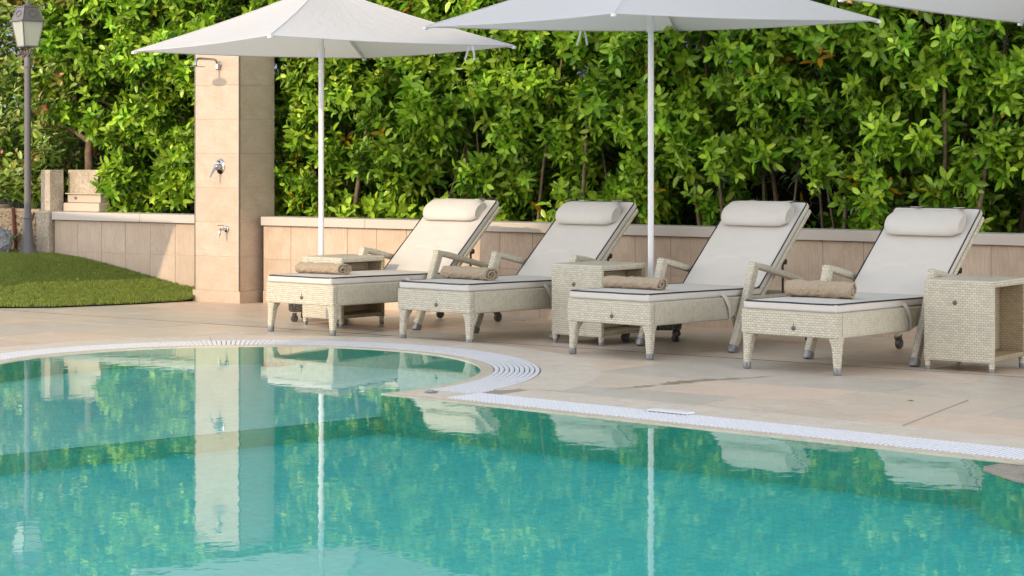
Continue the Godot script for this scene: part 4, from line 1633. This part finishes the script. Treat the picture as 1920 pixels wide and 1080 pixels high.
func build_lamp() -> void:
	var y0 := lawn_y(Vector2(-2.88, 0.20))
	var t := thing("lamp_post", "grey cast iron lamp post with frosted glass lantern", "street lamp", Vector3(-2.88, y0 - 0.01, 0.20))
	var b := MB.new()
	b.lathe([Vector2(0.095, 0.0), Vector2(0.100, 0.008), Vector2(0.100, 0.024), Vector2(0.088, 0.034), Vector2(0.074, 0.065), Vector2(0.062, 0.12), Vector2(0.053, 0.20), Vector2(0.046, 0.31), Vector2(0.044, 0.355)], 28)
	obj(t, "base", b, M.lamp_metal)
	b = MB.new()
	b.lathe([Vector2(0.045, 0.352), Vector2(0.050, 0.357), Vector2(0.050, 0.366), Vector2(0.042, 0.372), Vector2(0.041, 0.40), Vector2(0.036, 0.42), Vector2(0.0335, 0.45), Vector2(0.031, 1.82), Vector2(0.038, 1.835), Vector2(0.038, 1.85), Vector2(0.033, 1.86), Vector2(0.034, 1.91), Vector2(0.024, 1.935), Vector2(0.010, 1.96)], 24)
	obj(t, "post", b, M.lamp_metal)
	b = MB.new()
	for k in 4:
		var a := k * PI / 2.0 + 0.3
		var d := Vector3(cos(a), 0, sin(a))
		b.tube([Vector3(0, 1.93, 0), d * 0.03 + Vector3(0, 1.955, 0), d * 0.062 + Vector3(0, 1.985, 0), d * 0.075 + Vector3(0, 2.02, 0)], [0.009, 0.009, 0.008, 0.008], 8)
	b.tube([Vector3(0, 1.9, 0), Vector3(0, 2.03, 0)], [0.01, 0.01], 8)
	obj(t, "bracket", b, M.lamp_metal)
	var rot := Basis(Vector3.UP, 0.3 + PI / 4.0 + 0.25)
	var xf := Transform3D(rot, Vector3.ZERO)
	var wlo := 0.072
	var whi := 0.112
	var ylo := 2.035
	var yhi := 2.285
	for k in 4:
		var q := Transform3D(Basis(Vector3.UP, k * PI / 2.0), Vector3.ZERO)
		var p := MB.new()
		p.face([Vector3(-wlo + 0.006, ylo, wlo), Vector3(wlo - 0.006, ylo, wlo), Vector3(whi - 0.006, yhi, whi), Vector3(-whi + 0.006, yhi, whi)], Vector3(0, -0.15, 1).normalized(), xf * q)
		obj(t, "glass_pane", p, M.lamp_glass)
		var e := MB.new()
		e.bar([Vector3(wlo, ylo, wlo), Vector3(whi, yhi, whi)], [0.012, 0.012], [0.012, 0.012], Vector3(1, 0, -1).normalized(), 0.003, xf * q)
		e.bar([Vector3(-wlo, ylo, wlo), Vector3(wlo, ylo, wlo)], [0.014, 0.014], [0.014, 0.014], Vector3.UP, 0.003, xf * q)
		e.bar([Vector3(-whi - 0.012, yhi, whi + 0.006), Vector3(whi + 0.012, yhi, whi + 0.006)], [0.018, 0.018], [0.020, 0.020], Vector3.UP, 0.004, xf * q)
		obj(t, "lantern_frame", e, M.lamp_metal)
		var rf := MB.new()
		rf.face([Vector3(-whi, yhi + 0.008, whi + 0.002), Vector3(whi, yhi + 0.008, whi + 0.002), Vector3(0.075, yhi + 0.135, 0.075), Vector3(-0.075, yhi + 0.135, 0.075)], Vector3(0, 0.3, 1).normalized(), xf * q)
		rf.bar([Vector3(-0.082, yhi + 0.136, 0.075), Vector3(0.082, yhi + 0.136, 0.075)], [0.014, 0.014], [0.014, 0.014], Vector3.UP, 0.004, xf * q)
		rf.bar([Vector3(whi, yhi + 0.006, whi), Vector3(0.076, yhi + 0.135, 0.076)], [0.010, 0.010], [0.010, 0.010], Vector3(1, 0, -1).normalized(), 0.003, xf * q)
		var bd := []
		var br := []
		for j in 17:
			var a := TAU * j / 16.0
			var yy := yhi + 0.068 + sin(a) * 0.030 * (1.0 + 0.15 * cos(4.0 * a))
			bd.append(Vector3(cos(a) * 0.045 * (1.0 + 0.12 * cos(4.0 * a)), yy, whi + 0.002 - (yy - yhi - 0.008) * 0.29 + 0.002))
			br.append(0.0028)
		rf.tube(bd, br, 5, xf * q)
		obj(t, "roof_panel", rf, M.lamp_metal)
	var top := MB.new()
	top.lathe([Vector2(0.075, 2.42), Vector2(0.05, 2.44), Vector2(0.02, 2.455), Vector2(0.012, 2.48), Vector2(0.004, 2.50)], 16)
	top.lathe([Vector2(0.004, 2.03), Vector2(0.068, 2.03), Vector2(0.068, 2.036), Vector2(0.004, 2.036)], 16)
	obj(t, "finial", top, M.lamp_metal)

func build_small_things() -> void:
	# fittings
	for s in [[Vector3(5.62, 0.006, 4.98), "small steel fitting on the stone point between the gratings"]]:
		var b := MB.new()
		b.lathe([Vector2(0.004, 0.0), Vector2(0.036, 0.0), Vector2(0.034, 0.004), Vector2(0.014, 0.006), Vector2(0.011, 0.010), Vector2(0.003, 0.011)], 20)
		var o := obj(self, "deck_fitting", b, M.steel)
		o.position = s[0]
		tag(o, s[1], "fitting")
	for s in [[Vector3(3.24, -0.120, 2.68 + 0.85), "dark oval inlet grille under water nearest the sunlit lounger"], [Vector3(4.95, -0.120, 3.78), "dark round inlet grille under water close to the curved grating"]]:
		var b := MB.new()
		b.lathe([Vector2(0.004, 0.0), Vector2(0.085, 0.0), Vector2(0.08, 0.012), Vector2(0.03, 0.014), Vector2(0.004, 0.012)], 24)
		var o := obj(self, "inlet_grille", b, M.dark_metal)
		o.position = s[0]
		tag(o, s[1], "pool inlet", "inlet grilles on the pool floor")
	# plastic plate over the grating
	var pl := MB.new()
	pl.rbox(Vector3(0, 0, 0), Vector3(0.24, 0.008, 0.07), 0.003)
	var po := obj(self, "skimmer_plate", pl, M.grating)
	po.position = Vector3(7.08, 0.009, 4.965)
	po.rotation.y = -atan(0.10)
	tag(po, "white plastic cover plate at the back edge of the grating", "cover plate")
	# damp streak
	var st := MB.new()
	var f := noise(55, 1.0, 3)
	var l0 := []
	var l1 := []
	for k in 41:
		var u := k / 40.0
		var p := Vector2(6.30, 4.33).lerp(Vector2(6.72, 3.16), u) + Vector2(0.02 * sin(u * 9.0), 0)
		var w := (0.018 + 0.035 * maxf(0.0, f.get_noise_1d(u * 9.0) + 0.35)) * sin(clampf(u, 0.01, 0.99) * PI)
		l0.append(p + Vector2(w, w * 0.4))
		l1.append(p - Vector2(w * (1.0 + f.get_noise_1d(u * 14.0 + 30.0)), w * 0.4))
	for k in 40:
		if k in [11, 12, 31]:
			continue
		var q := [l0[k], l0[k + 1], l1[k + 1], l1[k]]
		var pts := []
		for p in q:
			pts.append(Vector3(p.x, deck_y(p.y) + 0.004, p.y))
		st.face(pts, Vector3.UP)
	struct(obj(self, "water_stain", st, M.stain), "stuff")
	# fallen leaves on lawn, deck and cap
	var lm := MB.new()
	lm.colored = true
	leaf_into(lm, Vector3.ZERO, Vector3.RIGHT, Vector3.UP, 0.06, 0.022, Color(0.42, 0.26, 0.11), 0.2)
	var mesh := lm.mesh()
	var where := [[Vector2(-1.62, 0.55), "on the lawn slope closest to the pillar"], [Vector2(-1.95, 0.95), "in the middle of the shaded lawn"], [Vector2(-2.25, 0.6), "on the lawn crest beside the tiled wall"], [Vector2(-1.45, 0.9), "on the lit strip of lawn"], [Vector2(7.85, 3.87), "on the deck tiles between the loungers and long grating"], [Vector2(3.1, 0.35), "on the deck close to the wall foot behind the loungers"]]
	for k in where.size():
		var o := put(self, "fallen_leaf", mesh, M.leaf)
		var p: Vector2 = where[k][0]
		var y := lawn_y(p) + 0.035 if p.x < 0.0 else deck_y(p.y) + 0.004
		o.position = Vector3(p.x, y, p.y)
		o.rotation.y = k * 1.9
		tag(o, "dry brown fallen leaf lying " + where[k][1], "leaf", "fallen dry leaves")
